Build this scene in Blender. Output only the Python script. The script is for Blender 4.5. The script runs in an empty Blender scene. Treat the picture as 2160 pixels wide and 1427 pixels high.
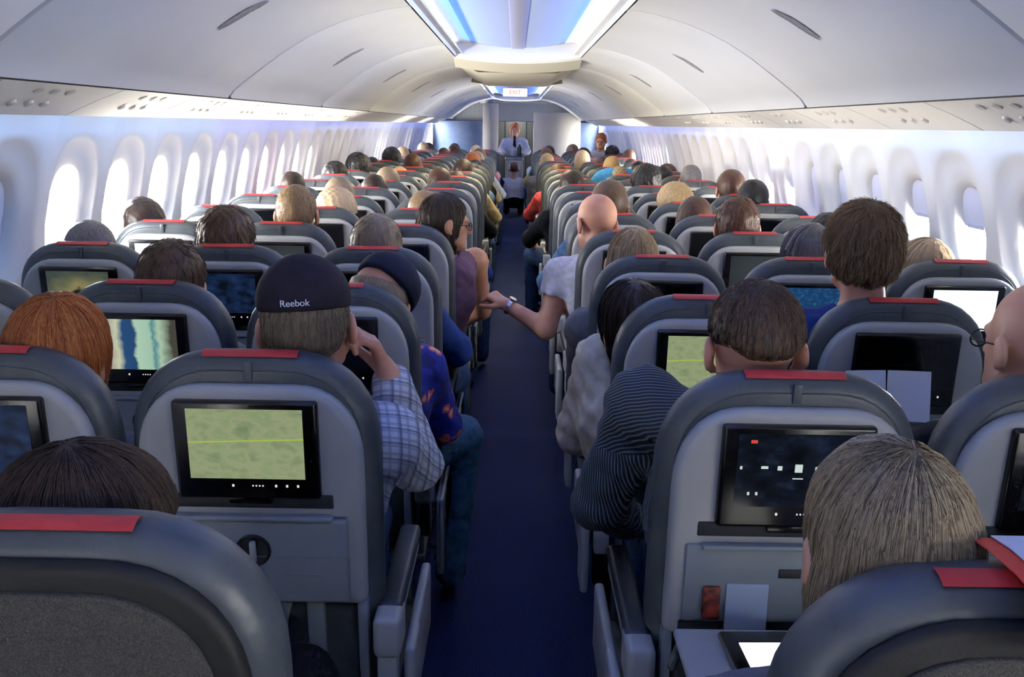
import bpy, bmesh, math, random
import numpy as np
from mathutils import Vector, Matrix, Euler
from mathutils.bvhtree import BVHTree

random.seed(7); np.random.seed(7)
C = bpy.context.scene.collection
PI = math.pi
SC = bpy.context.scene

# ------------------------------------------------------------------ camera
CAM_Z = 1.561
cam_data = bpy.data.cameras.new('camera'); cam = bpy.data.objects.new('camera', cam_data); C.objects.link(cam)
cam_data.sensor_width = 36.0; cam_data.lens = 36.0 * 2083 / 2160; cam_data.clip_start = 0.05
cam.matrix_world = (Matrix.Translation((-0.007, 0, CAM_Z)) @ Matrix.Rotation(PI/2 - 0.2131, 4, 'X')
                    @ Matrix.Rotation(0.0165, 4, 'Z'))
SC.camera = cam

# ------------------------------------------------------------------ world, exposure, lamps
world = bpy.data.worlds.new('daylight'); SC.world = world; world.use_nodes = True
wb = world.node_tree.nodes['Background']
wt = world.node_tree
w_tc = wt.nodes.new('ShaderNodeTexCoord'); w_s = wt.nodes.new('ShaderNodeSeparateXYZ'); w_r = wt.nodes.new('ShaderNodeValToRGB')
wt.links.new(w_tc.outputs['Generated'], w_s.inputs[0])
w_m = wt.nodes.new('ShaderNodeMath'); w_m.operation = 'MULTIPLY_ADD'; w_m.inputs[1].default_value = 0.5; w_m.inputs[2].default_value = 0.5
wt.links.new(w_s.outputs['Z'], w_m.inputs[0]); wt.links.new(w_m.outputs[0], w_r.inputs[0]); wt.links.new(w_r.outputs[0], wb.inputs[0])
w_r.color_ramp.elements[0].position = 0.46; w_r.color_ramp.elements[0].color = (1.0, 0.94, 0.85, 1)   # bright cloud deck below the aircraft
w_r.color_ramp.elements[1].position = 0.60; w_r.color_ramp.elements[1].color = (0.42, 0.44, 0.48, 1)
wb.inputs[1].default_value = 115.0
SC.view_settings.view_transform = 'Standard'; SC.view_settings.look = 'None'
SC.view_settings.gamma = 1; SC.view_settings.use_curve_mapping = False
SC.view_settings.exposure = 0.68
SC.cycles.use_denoising = True
SC.cycles.max_bounces = 5; SC.cycles.diffuse_bounces = 3
SC.cycles.use_adaptive_sampling = True; SC.cycles.adaptive_threshold = 0.022; SC.cycles.adaptive_min_samples = 12
SC.cycles.sample_clamp_indirect = 6

def area(name, loc, size, energy, color, target, portal=False, spread=180):
    l = bpy.data.lights.new(name, 'AREA'); l.shape = 'RECTANGLE'; l.size, l.size_y = size
    l.energy = energy; l.color = color; l.spread = math.radians(spread)
    if portal: l.cycles.is_portal = True
    o = bpy.data.objects.new(name, l); C.objects.link(o)
    d = Vector(target) - Vector(loc)
    q = d.to_track_quat('-Z', 'Y' if abs(d.normalized().z) > 0.99 else 'Z')
    # long side along the cabin
    z = -d.normalized(); y = Vector((0, 1, 0)); x = y.cross(z).normalized(); y = z.cross(x)
    m = Matrix((x, y, z)).transposed().to_4x4(); m.translation = Vector(loc)
    o.matrix_world = m
    return o

COVES = ((-1.45, 7.3), (10.9, 19.3))
for y0, y1 in COVES:
    L = y1 - y0; yc = (y0 + y1) / 2
    for s in (-1, 1):
        area('cove_white_lamp', (s*0.425, yc, 2.076), (0.02, L), 0.9*L, (1.0, 0.97, 0.92), (s*0.465, yc, 2.12), spread=90)
        area('cove_blue_lamp', (s*0.445, yc, 2.085), (0.02, L), 1.9*L, (0.01, 0.19, 1.0), (s*0.20, yc, 2.125), spread=90)
area('galley_lamp', (0, 20.4, 1.94), (0.3, 0.5), 5, (1.0, 0.93, 0.82), (0, 20.4, 0))
for s in (-1, 1):
    for a, b, col, e in ((-1.4, 5.5, (0.14, 0.42, 1.0), 0.45), (5.5, 19.4, (0.10, 0.22, 1.0), 0.5)):
        area('sidewall_wash_lamp', (s*1.545, (a+b)/2, 1.625), (0.03, b-a), e*(b-a), col, (s*1.62, (a+b)/2, 1.50), spread=70)
    # warm dome lamps of the forward cabin
    area('forward_dome_lamp', (s*0.2, 9.2, 1.935), (0.2, 2.6), 20, (1.0, 0.86, 0.55), (s*0.35, 9.2, 1.0))
    area('forward_bin_lamp', (s*0.44, 15.0, 2.075), (0.02, 8.0), 30, (1.0, 0.85, 0.5), (s*0.9, 15.0, 2.12))

# ------------------------------------------------------------------ materials
def lin(c):
    return tuple((x/255/12.92 if x/255 <= 0.04045 else ((x/255+0.055)/1.055)**2.4) for x in c) + (1.0,)

class NT:
    def __init__(s, m):
        m.use_nodes = True; s.t = m.node_tree; s.t.nodes.clear()
        s.out = s.t.nodes.new('ShaderNodeOutputMaterial')
    def n(s, typ, **kw):
        nd = s.t.nodes.new('ShaderNode' + typ)
        for k, v in kw.items():
            if k.startswith('i_'):
                key = k[2:]; key = int(key) if key.isdigit() else key.replace('_', ' ')
                nd.inputs[key].default_value = v
            else: setattr(nd, k, v)
        return nd
    def l(s, a, b): s.t.links.new(a, b)

def mat(name, col, rough=0.6, col2=None, scale=(20, 20, 20), metal=0.0, bump=0.0, bscale=200, coat=0.0, detail=3.0, spec=0.5, lo=0.35, hi=0.65):
    m = bpy.data.materials.new(name); t = NT(m)
    p = t.n('BsdfPrincipled'); t.l(p.outputs[0], t.out.inputs[0])
    p.inputs['Base Color'].default_value = lin(col); p.inputs['Roughness'].default_value = rough
    p.inputs['Metallic'].default_value = metal; p.inputs['Coat Weight'].default_value = coat
    p.inputs['Specular IOR Level'].default_value = spec
    tc = t.n('TexCoord')
    if col2 is not None:
        mp = t.n('Mapping'); mp.inputs['Scale'].default_value = scale; t.l(tc.outputs['Object'], mp.inputs[0])
        nz = t.n('TexNoise', i_Scale=1.0, i_Detail=detail); t.l(mp.outputs[0], nz.inputs['Vector'])
        r = t.n('ValToRGB'); r.color_ramp.elements[0].position = lo; r.color_ramp.elements[1].position = hi
        r.color_ramp.elements[0].color = lin(col); r.color_ramp.elements[1].color = lin(col2)
        t.l(nz.outputs['Fac'], r.inputs[0]); t.l(r.outputs[0], p.inputs['Base Color'])
    if bump:
        nb = t.n('TexNoise', i_Scale=bscale, i_Detail=2.0); t.l(tc.outputs['Object'], nb.inputs['Vector'])
        b = t.n('Bump', i_Strength=bump, i_Distance=0.002); t.l(nb.outputs['Fac'], b.inputs['Height']); t.l(b.outputs[0], p.inputs['Normal'])
    return m

def emis(name, col, strength):
    m = bpy.data.materials.new(name); t = NT(m)
    e = t.n('Emission'); e.inputs[0].default_value = lin(col); e.inputs[1].default_value = strength
    t.l(e.outputs[0], t.out.inputs[0]); return m

M = {}
M['plastic_white'] = mat('white_panel_plastic', (226, 227, 226), 0.38, (218, 220, 220), (2, 2, 2))
M['wall'] = mat('sidewall_plastic', (226, 225, 222), 0.45, (218, 217, 215), (2, 2, 2))
M['bin'] = mat('bin_plastic', (220, 221, 218), 0.30, (214, 215, 212), (1.5, 1.5, 1.5))
M['psu'] = mat('service_plastic', (228, 225, 218), 0.4)
M['psu2'] = mat('service_fitting', (212, 208, 200), 0.4)
M['rubber'] = mat('black_rubber', (22, 26, 26), 0.7)
M['seam'] = mat('seam_grey', (120, 120, 118), 0.6)
M['latch'] = mat('bin_latch_grey', (150, 148, 146), 0.4, (120, 118, 116), (60, 60, 60))
M['cove'] = mat('cove_white', (235, 235, 232), 0.5)
M['cove_mid'] = mat('cove_centre_grey', (150, 150, 165), 0.4)
M['beige'] = mat('lip_beige', (192, 188, 172), 0.5)
M['carpet'] = mat('navy_carpet', (26, 34, 66), 0.95, (40, 50, 88), (160, 160, 160), bump=0.5, bscale=260, spec=0.15)
M['leather'] = mat('blue_grey_leather', (76, 82, 86), 0.42, (64, 70, 76), (14, 14, 14), bump=0.35, bscale=90)
M['leather2'] = mat('charcoal_leather', (52, 56, 64), 0.45, (44, 48, 56), (14, 14, 14), bump=0.35, bscale=90)
M['red'] = mat('red_leather', (206, 62, 62), 0.5, (190, 52, 54), (30, 30, 30))
M['shell'] = mat('light_grey_shell', (176, 176, 172), 0.42, (167, 168, 166), (8, 8, 8))
M['tray'] = mat('grey_tray_plastic', (134, 142, 148), 0.42, (124, 132, 139), (6, 6, 6))
M['dark'] = mat('dark_recess', (26, 30, 36), 0.6)
M['mid'] = mat('mid_grey_plastic', (96, 102, 108), 0.5)
M['bezel'] = mat('black_bezel', (10, 10, 12), 0.22)
M['glow'] = emis('button_glow', (235, 235, 240), 0.6)
M['off'] = mat('dark_glass', (7, 8, 14), 0.12)
M['fabric'] = mat('grey_weave', (48, 47, 45), 0.85, (70, 68, 65), (500, 500, 500), bump=0.5, bscale=500, detail=1)
M['black'] = mat('black_vinyl', (11, 11, 12), 0.65, bump=0.3, bscale=150)
M['armpad'] = mat('armrest_pad', (52, 58, 64), 0.45)
M['chrome'] = mat('brushed_metal', (190, 192, 196), 0.25, metal=0.9)
M['silver'] = mat('silver_cart', (150, 158, 160), 0.35, (110, 120, 124), (9, 9, 22), metal=0.3)
M['bulk'] = mat('bulkhead_grey', (128, 134, 142), 0.6)
M['bulkblue'] = mat('bulkhead_blue', (74, 92, 128), 0.7, (84, 100, 132), (10, 10, 10))
M['bulkbeige'] = mat('bulkhead_beige', (160, 158, 154), 0.6)
M['paper'] = mat('white_paper', (236, 238, 244), 0.7)
M['redpaper'] = mat('red_paper', (222, 70, 52), 0.6)

# translucent window shade
def shade_mat():
    m = bpy.data.materials.new('window_shade_plastic'); t = NT(m)
    d = t.n('BsdfDiffuse'); d.inputs[0].default_value = lin((205, 205, 215))
    tr = t.n('BsdfTranslucent'); tr.inputs[0].default_value = (0.25, 0.25, 0.30, 1)
    mx = t.n('MixShader'); mx.inputs[0].default_value = 0.10
    t.l(d.outputs[0], mx.inputs[1]); t.l(tr.outputs[0], mx.inputs[2]); t.l(mx.outputs[0], t.out.inputs[0]); return m
M['shade'] = shade_mat()
def pane_mat():
    m = bpy.data.materials.new('window_pane_acrylic'); t = NT(m)
    a = t.n('BsdfTransparent'); a.inputs[0].default_value = (0.97, 0.97, 0.965, 1)
    g = t.n('BsdfGlossy'); g.inputs['Roughness'].default_value = 0.05
    mx = t.n('MixShader'); mx.inputs[0].default_value = 0.04
    t.l(a.outputs[0], mx.inputs[1]); t.l(g.outputs[0], mx.inputs[2]); t.l(mx.outputs[0], t.out.inputs[0]); return m
M['pane'] = pane_mat()

def hair_mat(name, dark, light, rough=0.45):
    m = bpy.data.materials.new(name); t = NT(m)
    p = t.n('BsdfPrincipled', i_Roughness=rough); t.l(p.outputs[0], t.out.inputs[0])
    p.inputs['Specular IOR Level'].default_value = 0.35
    at = t.n('Attribute', attribute_name='tone')
    tc = t.n('TexCoord'); mp = t.n('Mapping'); mp.inputs['Scale'].default_value = (190, 190, 8)
    t.l(tc.outputs['Object'], mp.inputs[0])
    nz = t.n('TexNoise', i_Scale=1.0, i_Detail=3.0); t.l(mp.outputs[0], nz.inputs['Vector'])
    ad = t.n('Math', operation='ADD'); t.l(at.outputs['Fac'], ad.inputs[0])
    su = t.n('Math', operation='MULTIPLY_ADD', i_1=0.9, i_2=-0.45); t.l(nz.outputs['Fac'], su.inputs[0]); t.l(su.outputs[0], ad.inputs[1])
    r = t.n('ValToRGB'); r.color_ramp.elements[0].color = lin(dark); r.color_ramp.elements[1].color = lin(light)
    r.color_ramp.elements[0].position = 0.1; r.color_ramp.elements[1].position = 0.9
    t.l(ad.outputs[0], r.inputs[0]); t.l(r.outputs[0], p.inputs['Base Color'])
    b = t.n('Bump', i_Strength=0.6, i_Distance=0.003); t.l(nz.outputs['Fac'], b.inputs['Height']); t.l(b.outputs[0], p.inputs['Normal'])
    return m
HAIR = dict(
    thinbrown=hair_mat('hair_thin_brown', (50, 40, 34), (128, 102, 80)),
    darkbrown=hair_mat('hair_dark_brown', (26, 18, 16), (72, 52, 42)),
    nearblack=hair_mat('hair_near_black', (12, 12, 16), (40, 38, 42)),
    brown=hair_mat('hair_brown', (62, 44, 32), (122, 94, 68)),
    sandy=hair_mat('hair_sandy_brown', (100, 78, 54), (178, 148, 110)),
    ginger=hair_mat('hair_ginger', (128, 62, 26), (206, 132, 74)),
    auburn=hair_mat('hair_auburn', (54, 34, 26), (108, 72, 54)),
    blonde=hair_mat('hair_blonde', (150, 122, 84), (216, 190, 142)),
    pale=hair_mat('hair_pale_blonde', (182, 156, 124), (226, 204, 170)),
    ash=hair_mat('hair_ash_blonde', (84, 72, 56), (182, 164, 132)),
    grey=hair_mat('hair_grey', (84, 82, 88), (150, 146, 150)),
    greybrown=hair_mat('hair_grey_brown', (78, 66, 54), (150, 136, 116)),
    greytan=hair_mat('hair_grey_tan', (112, 96, 78), (168, 150, 128)),
)
def skin(name, c, c2):
    m = mat(name, c, 0.5, c2, (14, 14, 14)); p = [n for n in m.node_tree.nodes if n.type == 'BSDF_PRINCIPLED'][0]
    p.inputs['Subsurface Weight'].default_value = 0.0
    return m
SKIN = dict(fair=skin('skin_fair', (214, 164, 134), (202, 146, 116)), pink=skin('skin_pink', (210, 156, 130), (192, 132, 106)),
            tan=skin('skin_tan', (184, 132, 100), (168, 116, 88)), brown=skin('skin_brown', (120, 80, 60), (104, 68, 52)))

def cloth(name, col, col2=None): return mat(name, col, 0.85, col2 or tuple(int(x*0.88) for x in col), (40, 40, 40), bump=0.25, bscale=300, spec=0.2)
def plaid():
    m = bpy.data.materials.new('blue_plaid_cotton'); t = NT(m)
    p = t.n('BsdfPrincipled', i_Roughness=0.85); t.l(p.outputs[0], t.out.inputs[0]); tc = t.n('TexCoord')
    sep = t.n('SeparateXYZ'); t.l(tc.outputs['Object'], sep.inputs[0])
    def band(out, freq, ph, thr):
        a = t.n('Math', operation='MULTIPLY_ADD', i_1=freq, i_2=ph); t.l(out, a.inputs[0])
        f = t.n('Math', operation='FRACT'); t.l(a.outputs[0], f.inputs[0])
        g = t.n('Math', operation='LESS_THAN', i_1=thr); t.l(f.outputs[0], g.inputs[0]); return g.outputs[0]
    xy = t.n('Math', operation='MULTIPLY_ADD', i_1=0.25); t.l(sep.outputs['Y'], xy.inputs[0]); t.l(sep.outputs['X'], xy.inputs[2])
    zy = t.n('Math', operation='MULTIPLY_ADD', i_1=0.55); t.l(sep.outputs['Y'], zy.inputs[0]); t.l(sep.outputs['Z'], zy.inputs[2])
    base = lin((206, 210, 222)); cur = None
    for out, fr, ph, th, col in ((zy.outputs[0], 62, 0, 0.34, (136, 148, 180)), (xy.outputs[0], 50, .2, 0.32, (140, 152, 182)), (zy.outputs[0], 31, .3, 0.14, (66, 76, 108)), (xy.outputs[0], 25, .5, 0.14, (70, 80, 112))):
        b = band(out, fr, ph, th); mx = t.n('Mix', data_type='RGBA'); sc = t.n('Math', operation='MULTIPLY', i_1=0.65); t.l(b, sc.inputs[0]); t.l(sc.outputs[0], mx.inputs[0])
        if cur is None: mx.inputs[6].default_value = base
        else: t.l(cur, mx.inputs[6])
        mx.inputs[7].default_value = lin(col); cur = mx.outputs[2]
    t.l(cur, p.inputs['Base Color']); return m
def striped():
    m = bpy.data.materials.new('navy_striped_cotton'); t = NT(m)
    p = t.n('BsdfPrincipled', i_Roughness=0.85); t.l(p.outputs[0], t.out.inputs[0]); tc = t.n('TexCoord')
    sep = t.n('SeparateXYZ'); t.l(tc.outputs['Object'], sep.inputs[0])
    # yoke: stripes across the shoulders; body and sleeve: upright stripes
    yz = t.n('Math', operation='MULTIPLY_ADD', i_1=0.7); t.l(sep.outputs['Y'], yz.inputs[0]); t.l(sep.outputs['Z'], yz.inputs[2])
    xy = t.n('Math', operation='MULTIPLY_ADD', i_1=-0.8); t.l(sep.outputs['Y'], xy.inputs[0]); t.l(sep.outputs['X'], xy.inputs[2])
    sel = t.n('Math', operation='GREATER_THAN', i_1=0.935); t.l(sep.outputs['Z'], sel.inputs[0])
    mx = t.n('Mix', data_type='FLOAT'); t.l(sel.outputs[0], mx.inputs[0]); t.l(xy.outputs[0], mx.inputs[2]); t.l(yz.outputs[0], mx.inputs[3])
    a = t.n('Math', operation='MULTIPLY', i_1=125.0); t.l(mx.outputs[0], a.inputs[0])
    f = t.n('Math', operation='FRACT'); t.l(a.outputs[0], f.inputs[0])
    g = t.n('Math', operation='LESS_THAN', i_1=0.34); t.l(f.outputs[0], g.inputs[0])
    c = t.n('Mix', data_type='RGBA'); t.l(g.outputs[0], c.inputs[0]); c.inputs[6].default_value = lin((44, 46, 56)); c.inputs[7].default_value = lin((112, 126, 132))
    t.l(c.outputs[2], p.inputs['Base Color']); return m
def floral():
    m = bpy.data.materials.new('blue_floral_cotton'); t = NT(m)
    p = t.n('BsdfPrincipled', i_Roughness=0.8); t.l(p.outputs[0], t.out.inputs[0]); tc = t.n('TexCoord')
    v = t.n('TexVoronoi', i_Scale=17.0); t.l(tc.outputs['Object'], v.inputs['Vector'])
    r = t.n('ValToRGB'); cr = r.color_ramp; cr.interpolation = 'CONSTANT'
    cr.elements[0].position = 0; cr.elements[0].color = lin((236, 176, 150)); cr.elements[1].position = 0.20; cr.elements[1].color = lin((206, 92, 104))
    e = cr.elements.new(0.32); e.color = lin((30, 44, 150)); e = cr.elements.new(0.62); e.color = lin((22, 30, 110))
    nz = t.n('TexNoise', i_Scale=60.0); t.l(tc.outputs['Object'], nz.inputs['Vector'])
    ad = t.n('Math', operation='MULTIPLY_ADD', i_1=0.3, i_2=-0.15); t.l(nz.outputs['Fac'], ad.inputs[0])
    a2 = t.n('Math', operation='ADD'); t.l(ad.outputs[0], a2.inputs[0]); t.l(v.outputs['Distance'], a2.inputs[1])
    t.l(a2.outputs[0], r.inputs[0]); t.l(r.outputs[0], p.inputs['Base Color']); return m
CL = dict(plaid=plaid(), striped=striped(), floral=floral(), white=cloth('white_cotton', (214, 214, 226)), cream=cloth('cream_knit', (224, 212, 188), (206, 194, 170)),
          navy=cloth('navy_cotton', (34, 42, 78)), mauve=cloth('mauve_jersey', (108, 82, 104)), black=cloth('black_cotton', (24, 25, 30)),
          grey=cloth('grey_cotton', (112, 114, 122)), denim=cloth('denim', (92, 122, 156), (70, 98, 134)), blue=cloth('royal_blue_cotton', (36, 62, 132)),
          teal=cloth('teal_cotton', (60, 110, 120)), red=cloth('red_cotton', (196, 76, 84)), tan=cloth('tan_cotton', (176, 156, 116)),
          lightblue=cloth('light_blue_cotton', (150, 176, 204)), olive=cloth('olive_cotton', (150, 146, 96)), jeans=cloth('dark_jeans', (44, 66, 100), (34, 52, 84)),
          palejeans=cloth('pale_jeans', (66, 98, 122), (46, 76, 102)), cap=cloth('plum_black_twill', (38, 34, 46)), capnavy=cloth('navy_twill', (34, 38, 60)),
          sky=cloth('sky_blue_fleece', (60, 128, 186)), hat=cloth('cream_hat', (226, 214, 184)))

# ------------------------------------------------------------------ mesh helpers
def tag(o, label=None, cat=None, group=None, kind=None):
    if label: o['label'] = label
    if cat: o['category'] = cat
    if group: o['group'] = group
    if kind: o['kind'] = kind
    return o
def empty(name, loc, rz=0):
    o = bpy.data.objects.new(name, None); C.objects.link(o); o.location = loc; o.rotation_euler = (0, 0, rz)
    o.empty_display_size = 0.05
    return o
def link_mesh(name, verts, faces, mats, parent=None, smooth=True, midx=None, tone=None, uv=None, flat_angle=None):
    me = bpy.data.meshes.new(name)
    me.from_pydata([tuple(map(float, v)) for v in verts], [], [tuple(int(i) for i in f) for f in faces])
    if not isinstance(mats, (list, tuple)): mats = [mats]
    for m in mats: me.materials.append(m)
    if smooth: me.polygons.foreach_set('use_smooth', [True]*len(me.polygons))
    if midx is not None: me.polygons.foreach_set('material_index', list(map(int, midx)))
    if tone is not None:
        a = me.attributes.new('tone', 'FLOAT', 'POINT'); a.data.foreach_set('value', list(map(float, tone)))
    if uv is not None:
        u = me.uv_layers.new(name='UVMap')
        for li, lp in enumerate(me.loops): u.data[li].uv = uv[lp.vertex_index]
    me.update()
    if flat_angle is not None: me.set_sharp_from_angle(angle=math.radians(flat_angle))
    o = bpy.data.objects.new(name, me); C.objects.link(o)
    if parent: o.parent = parent
    return o

class G:
    def __init__(s): s.v = []; s.f = []; s.m = []
    def add(s, v, f, mi=0):
        b = len(s.v); s.v += [tuple(p) for p in v]; s.f += [tuple(i+b for i in q) for q in f]; s.m += [mi]*len(f); return s
    def box(s, x0, x1, y0, y1, z0, z1, b=0.0, seg=2, mi=0, mtx=None):
        bm = bmesh.new(); bmesh.ops.create_cube(bm, size=1.0)
        for v in bm.verts: v.co = Vector(((x0+x1)/2 + v.co.x*(x1-x0), (y0+y1)/2 + v.co.y*(y1-y0), (z0+z1)/2 + v.co.z*(z1-z0)))
        if b > 0: bmesh.ops.bevel(bm, geom=bm.edges[:], offset=min(b, 0.49*min(x1-x0, y1-y0, z1-z0)), segments=seg, profile=0.5, affect='EDGES')
        if mtx is not None: bmesh.ops.transform(bm, matrix=mtx, verts=bm.verts)
        bm.verts.index_update(); s.add([tuple(v.co) for v in bm.verts], [tuple(v.index for v in f.verts) for f in bm.faces], mi); bm.free(); return s
    def loft(s, rings, mi=0, cap0=True, cap1=True, closed=True):
        n = len(rings[0]); v = [p for r in rings for p in r]; f = []
        for i in range(len(rings)-1):
            for j in range(n if closed else n-1):
                k = (j+1) % n; f.append((i*n+j, i*n+k, (i+1)*n+k, (i+1)*n+j))
        if cap0: f.append(tuple(range(n))[::-1])
        if cap1: f.append(tuple(range((len(rings)-1)*n, len(rings)*n)))
        return s.add(v, f, mi)
    def tube(s, path, r, n=8, mi=0, closed=False):
        P = [Vector(p) for p in path]; rings = []
        for i, p in enumerate(P):
            a = P[i-1] if (i > 0 or closed) else P[i]; b = P[(i+1) % len(P)] if (i < len(P)-1 or closed) else P[i]
            t = (b-a).normalized(); u = t.orthogonal().normalized() if i == 0 else (u - t*u.dot(t)).normalized()
            w = t.cross(u); rr = r(i/(len(P)-1)) if callable(r) else r
            rings.append([tuple(p + (u*math.cos(q) + w*math.sin(q))*rr) for q in [2*PI*k/n for k in range(n)]])
        if closed: rings.append(rings[0])
        return s.loft(rings, mi, not closed, not closed)
    def warp(s, fn): s.v = [fn(p) for p in s.v]; return s
    def build(s, name, mats, parent=None, smooth=True, ang=40):
        return link_mesh(name, s.v, s.f, mats, parent, smooth, s.m if isinstance(mats, (list, tuple)) and len(mats) > 1 else None, flat_angle=ang if smooth else None)

# ------------------------------------------------------------------ cabin shell
Y0, Y1 = -1.5, 19.5
def wallx(z):
    zs = [0, 0.4, 0.8, 1.0, 1.2, 1.4, 1.58, 1.66]; xs = [1.66, 1.74, 1.775, 1.765, 1.735, 1.685, 1.625, 1.59]
    return float(np.interp(z, zs, xs))
WP = 0.508
WY = [Y0 + 0.25 + WP*k for k in range(42)]
WY = [y for y in WY if y < Y1 - 0.2]
yl, yh = WY[0]-WP/2, WY[-1]+WP/2
def scal(y, z):
    u = ((y - WY[0]) / WP + 0.5) % 1.0
    return 0.016 * abs(math.cos(PI*u))**3 * min(1, max(0, (z-0.5)/0.4))
def wallpt(s, y, z, out=0.0): return (s*(wallx(z) - scal(y, z) + out), y, z)
K = 8
def build_wall(s, name):
    g = G()
    zc, ha, hb = 1.20, 0.132, 0.185
    for yc in WY:
        ya, yb_, za, zb = yc-WP/2, yc+WP/2, 0.95, 1.52
        per = [(ya+(yb_-ya)*i/K, za) for i in range(K)] + [(yb_, za+(zb-za)*i/K) for i in range(K)] + [(yb_-(yb_-ya)*i/K, zb) for i in range(K)] + [(ya, zb-(zb-za)*i/K) for i in range(K)]
        def oval(a, b):
            r = []
            for (y, z) in per:
                t = math.atan2((z-zc)/0.25, (y-yc)/0.254); ct, st = math.cos(t), math.sin(t); e = 2/2.6
                r.append((yc + a*math.copysign(abs(ct)**e, ct), zc + b*math.copysign(abs(st)**e, st)))
            return r
        o0, o1, o2 = oval(ha, hb), oval(ha*0.97, hb*0.97), oval(ha*0.80, hb*0.82)
        oo = [(y, z+0.035) for y, z in oval(0.212, 0.262)]
        rings = [[wallpt(s, *p) for p in per]]
        for f in (0.5, 1.0): rings.append([wallpt(s, p[0]+(q[0]-p[0])*f, p[1]+(q[1]-p[1])*f) for p, q in zip(per, oo)])
        for f, o_ in ((0.12, .006), (0.3, .015), (0.6, .024), (1.0, .030)): rings.append([wallpt(s, p[0]+(q[0]-p[0])*f, p[1]+(q[1]-p[1])*f, out=o_) for p, q in zip(oo, o0)])
        rings.append([wallpt(s, *p, out=0.036) for p in o1])
        rings.append([wallpt(s, *p, out=0.055) for p in o2])
        rings.append([wallpt(s, *p, out=0.10) for p in o2])
        g.loft(rings, 0, False, False)
        ys = [ya+(yb_-ya)*i/K for i in range(K+1)]
        for zz in ([0, 0.3, 0.6, 0.8, 0.95], [1.52, 1.55, 1.58, 1.66]):
            g.loft([[wallpt(s, y, z) for y in ys] for z in zz], 0, False, False, closed=False)
    o = g.build(name, M['wall'], None, True, 50); tag(o, kind='structure')
    # panel joints
    return o
build_wall(-1, 'wall_left'); build_wall(1, 'wall_right')

# window openness: fraction of the opening left clear by the shade (1 = open)
def openness(s, y):
    if s < 0:
        if 3.5 < y < 7.9: return 1.0
        if 8.1 < y < 8.6 or 12.2 < y < 13.3 or 15.5 < y < 16.1: return 0.9
        return 0.0
    if 3.0 < y < 5.1: return 0.50
    if 5.9 < y < 7.6: return 0.5
    if 11.0 < y < 13.6: return 0.9
    if -1.2 < y < -0.2: return 0.8
    return 0.0
wn = 0
pane_me = None
for s in (-1, 1):
    for yc in WY:
        wn += 1
        zc = 1.20
        pts = []
        for k in range(24):
            t = 2*PI*k/24; ct, st = math.cos(t), math.sin(t); e = 2/2.6
            pts.append((0.109*math.copysign(abs(ct)**e, ct), 0.155*math.copysign(abs(st)**e, st)))
        g = G(); g.loft([[(s*(wallx(zc+z)+0.062), yc+y, zc+z) for y, z in pts], [(s*(wallx(zc+z)+0.066), yc+y, zc+z) for y, z in pts]])
        w = g.build('window_%d' % wn, M['pane'], None, False); tag(w, kind='structure')
        op = openness(s, yc)
        if op < 1:
            zb = zc + 0.152 - 0.304*(1-op)
            g = G(); pz = [(y*1.0, max(z, zb-zc)) for y, z in pts]
            g.loft([[(s*(wallx(zc+z)+0.050), yc+y, zc+z) for y, z in pz], [(s*(wallx(zc+z)+0.056), yc+y, zc+z) for y, z in pz]])
            g.box(-1, 1, yc-0.07, yc+0.07, zb-0.004, zb+0.010, 0)
            g.v = [(s*(wallx(p[2])+0.044+0.006*(p[0] > 0)) if abs(abs(p[0])-1) < 1e-6 else p[0], p[1], p[2]) for p in g.v]
            g.build('window_shade', M['shade'], w, False)
        if op > 0:
            area('window_portal', (s*(wallx(zc)+0.09), yc, zc), (0.33, 0.24), 1, (1, 1, 1), (0, yc, zc-0.15), portal=True)

def strip(name, prof, y0, y1, m, ny=2, mirror=(1,), thick=0.0):
    g = G()
    for s in mirror:
        g.loft([[(s*x, y0+(y1-y0)*j/(ny-1), z) for x, z in prof] for j in range(ny)], 0, False, False, closed=False)
    return g.build(name, m, None, True, 35)
g = G(); g.box(-1.8, 1.8, Y0-0.3, 23.0, -0.1, 0.0)
tag(g.build('floor', M['carpet'], None, False), kind='structure')
# outer closing skin, coves, dropped panel = the ceiling
g = G()
hull = [(1.80, -0.1), (1.93, 0.6), (1.93, 1.05)]
hull2 = [(1.86, 1.40), (1.74, 1.75), (1.45, 2.15), (1.0, 2.42), (0.5, 2.55), (0, 2.6)]
for s in (-1, 1):
    g.loft([[(s*x, y, z) for x, z in [(1.62, 1.64), (1.70, 1.75)] + hull2[2:]] for y in (Y0-0.3, 23.0)], 0, False, False, closed=False)
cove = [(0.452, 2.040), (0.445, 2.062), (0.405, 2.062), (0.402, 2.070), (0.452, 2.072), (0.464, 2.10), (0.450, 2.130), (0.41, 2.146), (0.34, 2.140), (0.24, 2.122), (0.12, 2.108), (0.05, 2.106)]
for a, b in COVES:
    for s in (-1, 1):
        g.loft([[(s*x, y, z) for x, z in cove[:9]] for y in (a-0.05, b+0.15)], 0, False, False, closed=False)
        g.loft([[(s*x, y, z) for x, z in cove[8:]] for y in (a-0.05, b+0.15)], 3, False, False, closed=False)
    g.loft([[(-0.05, y, 2.106), (-0.040, y, 2.098), (0.040, y, 2.098), (0.05, y, 2.106)] for y in (a-0.05, b+0.15)], 1, False, False, closed=False)
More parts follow.
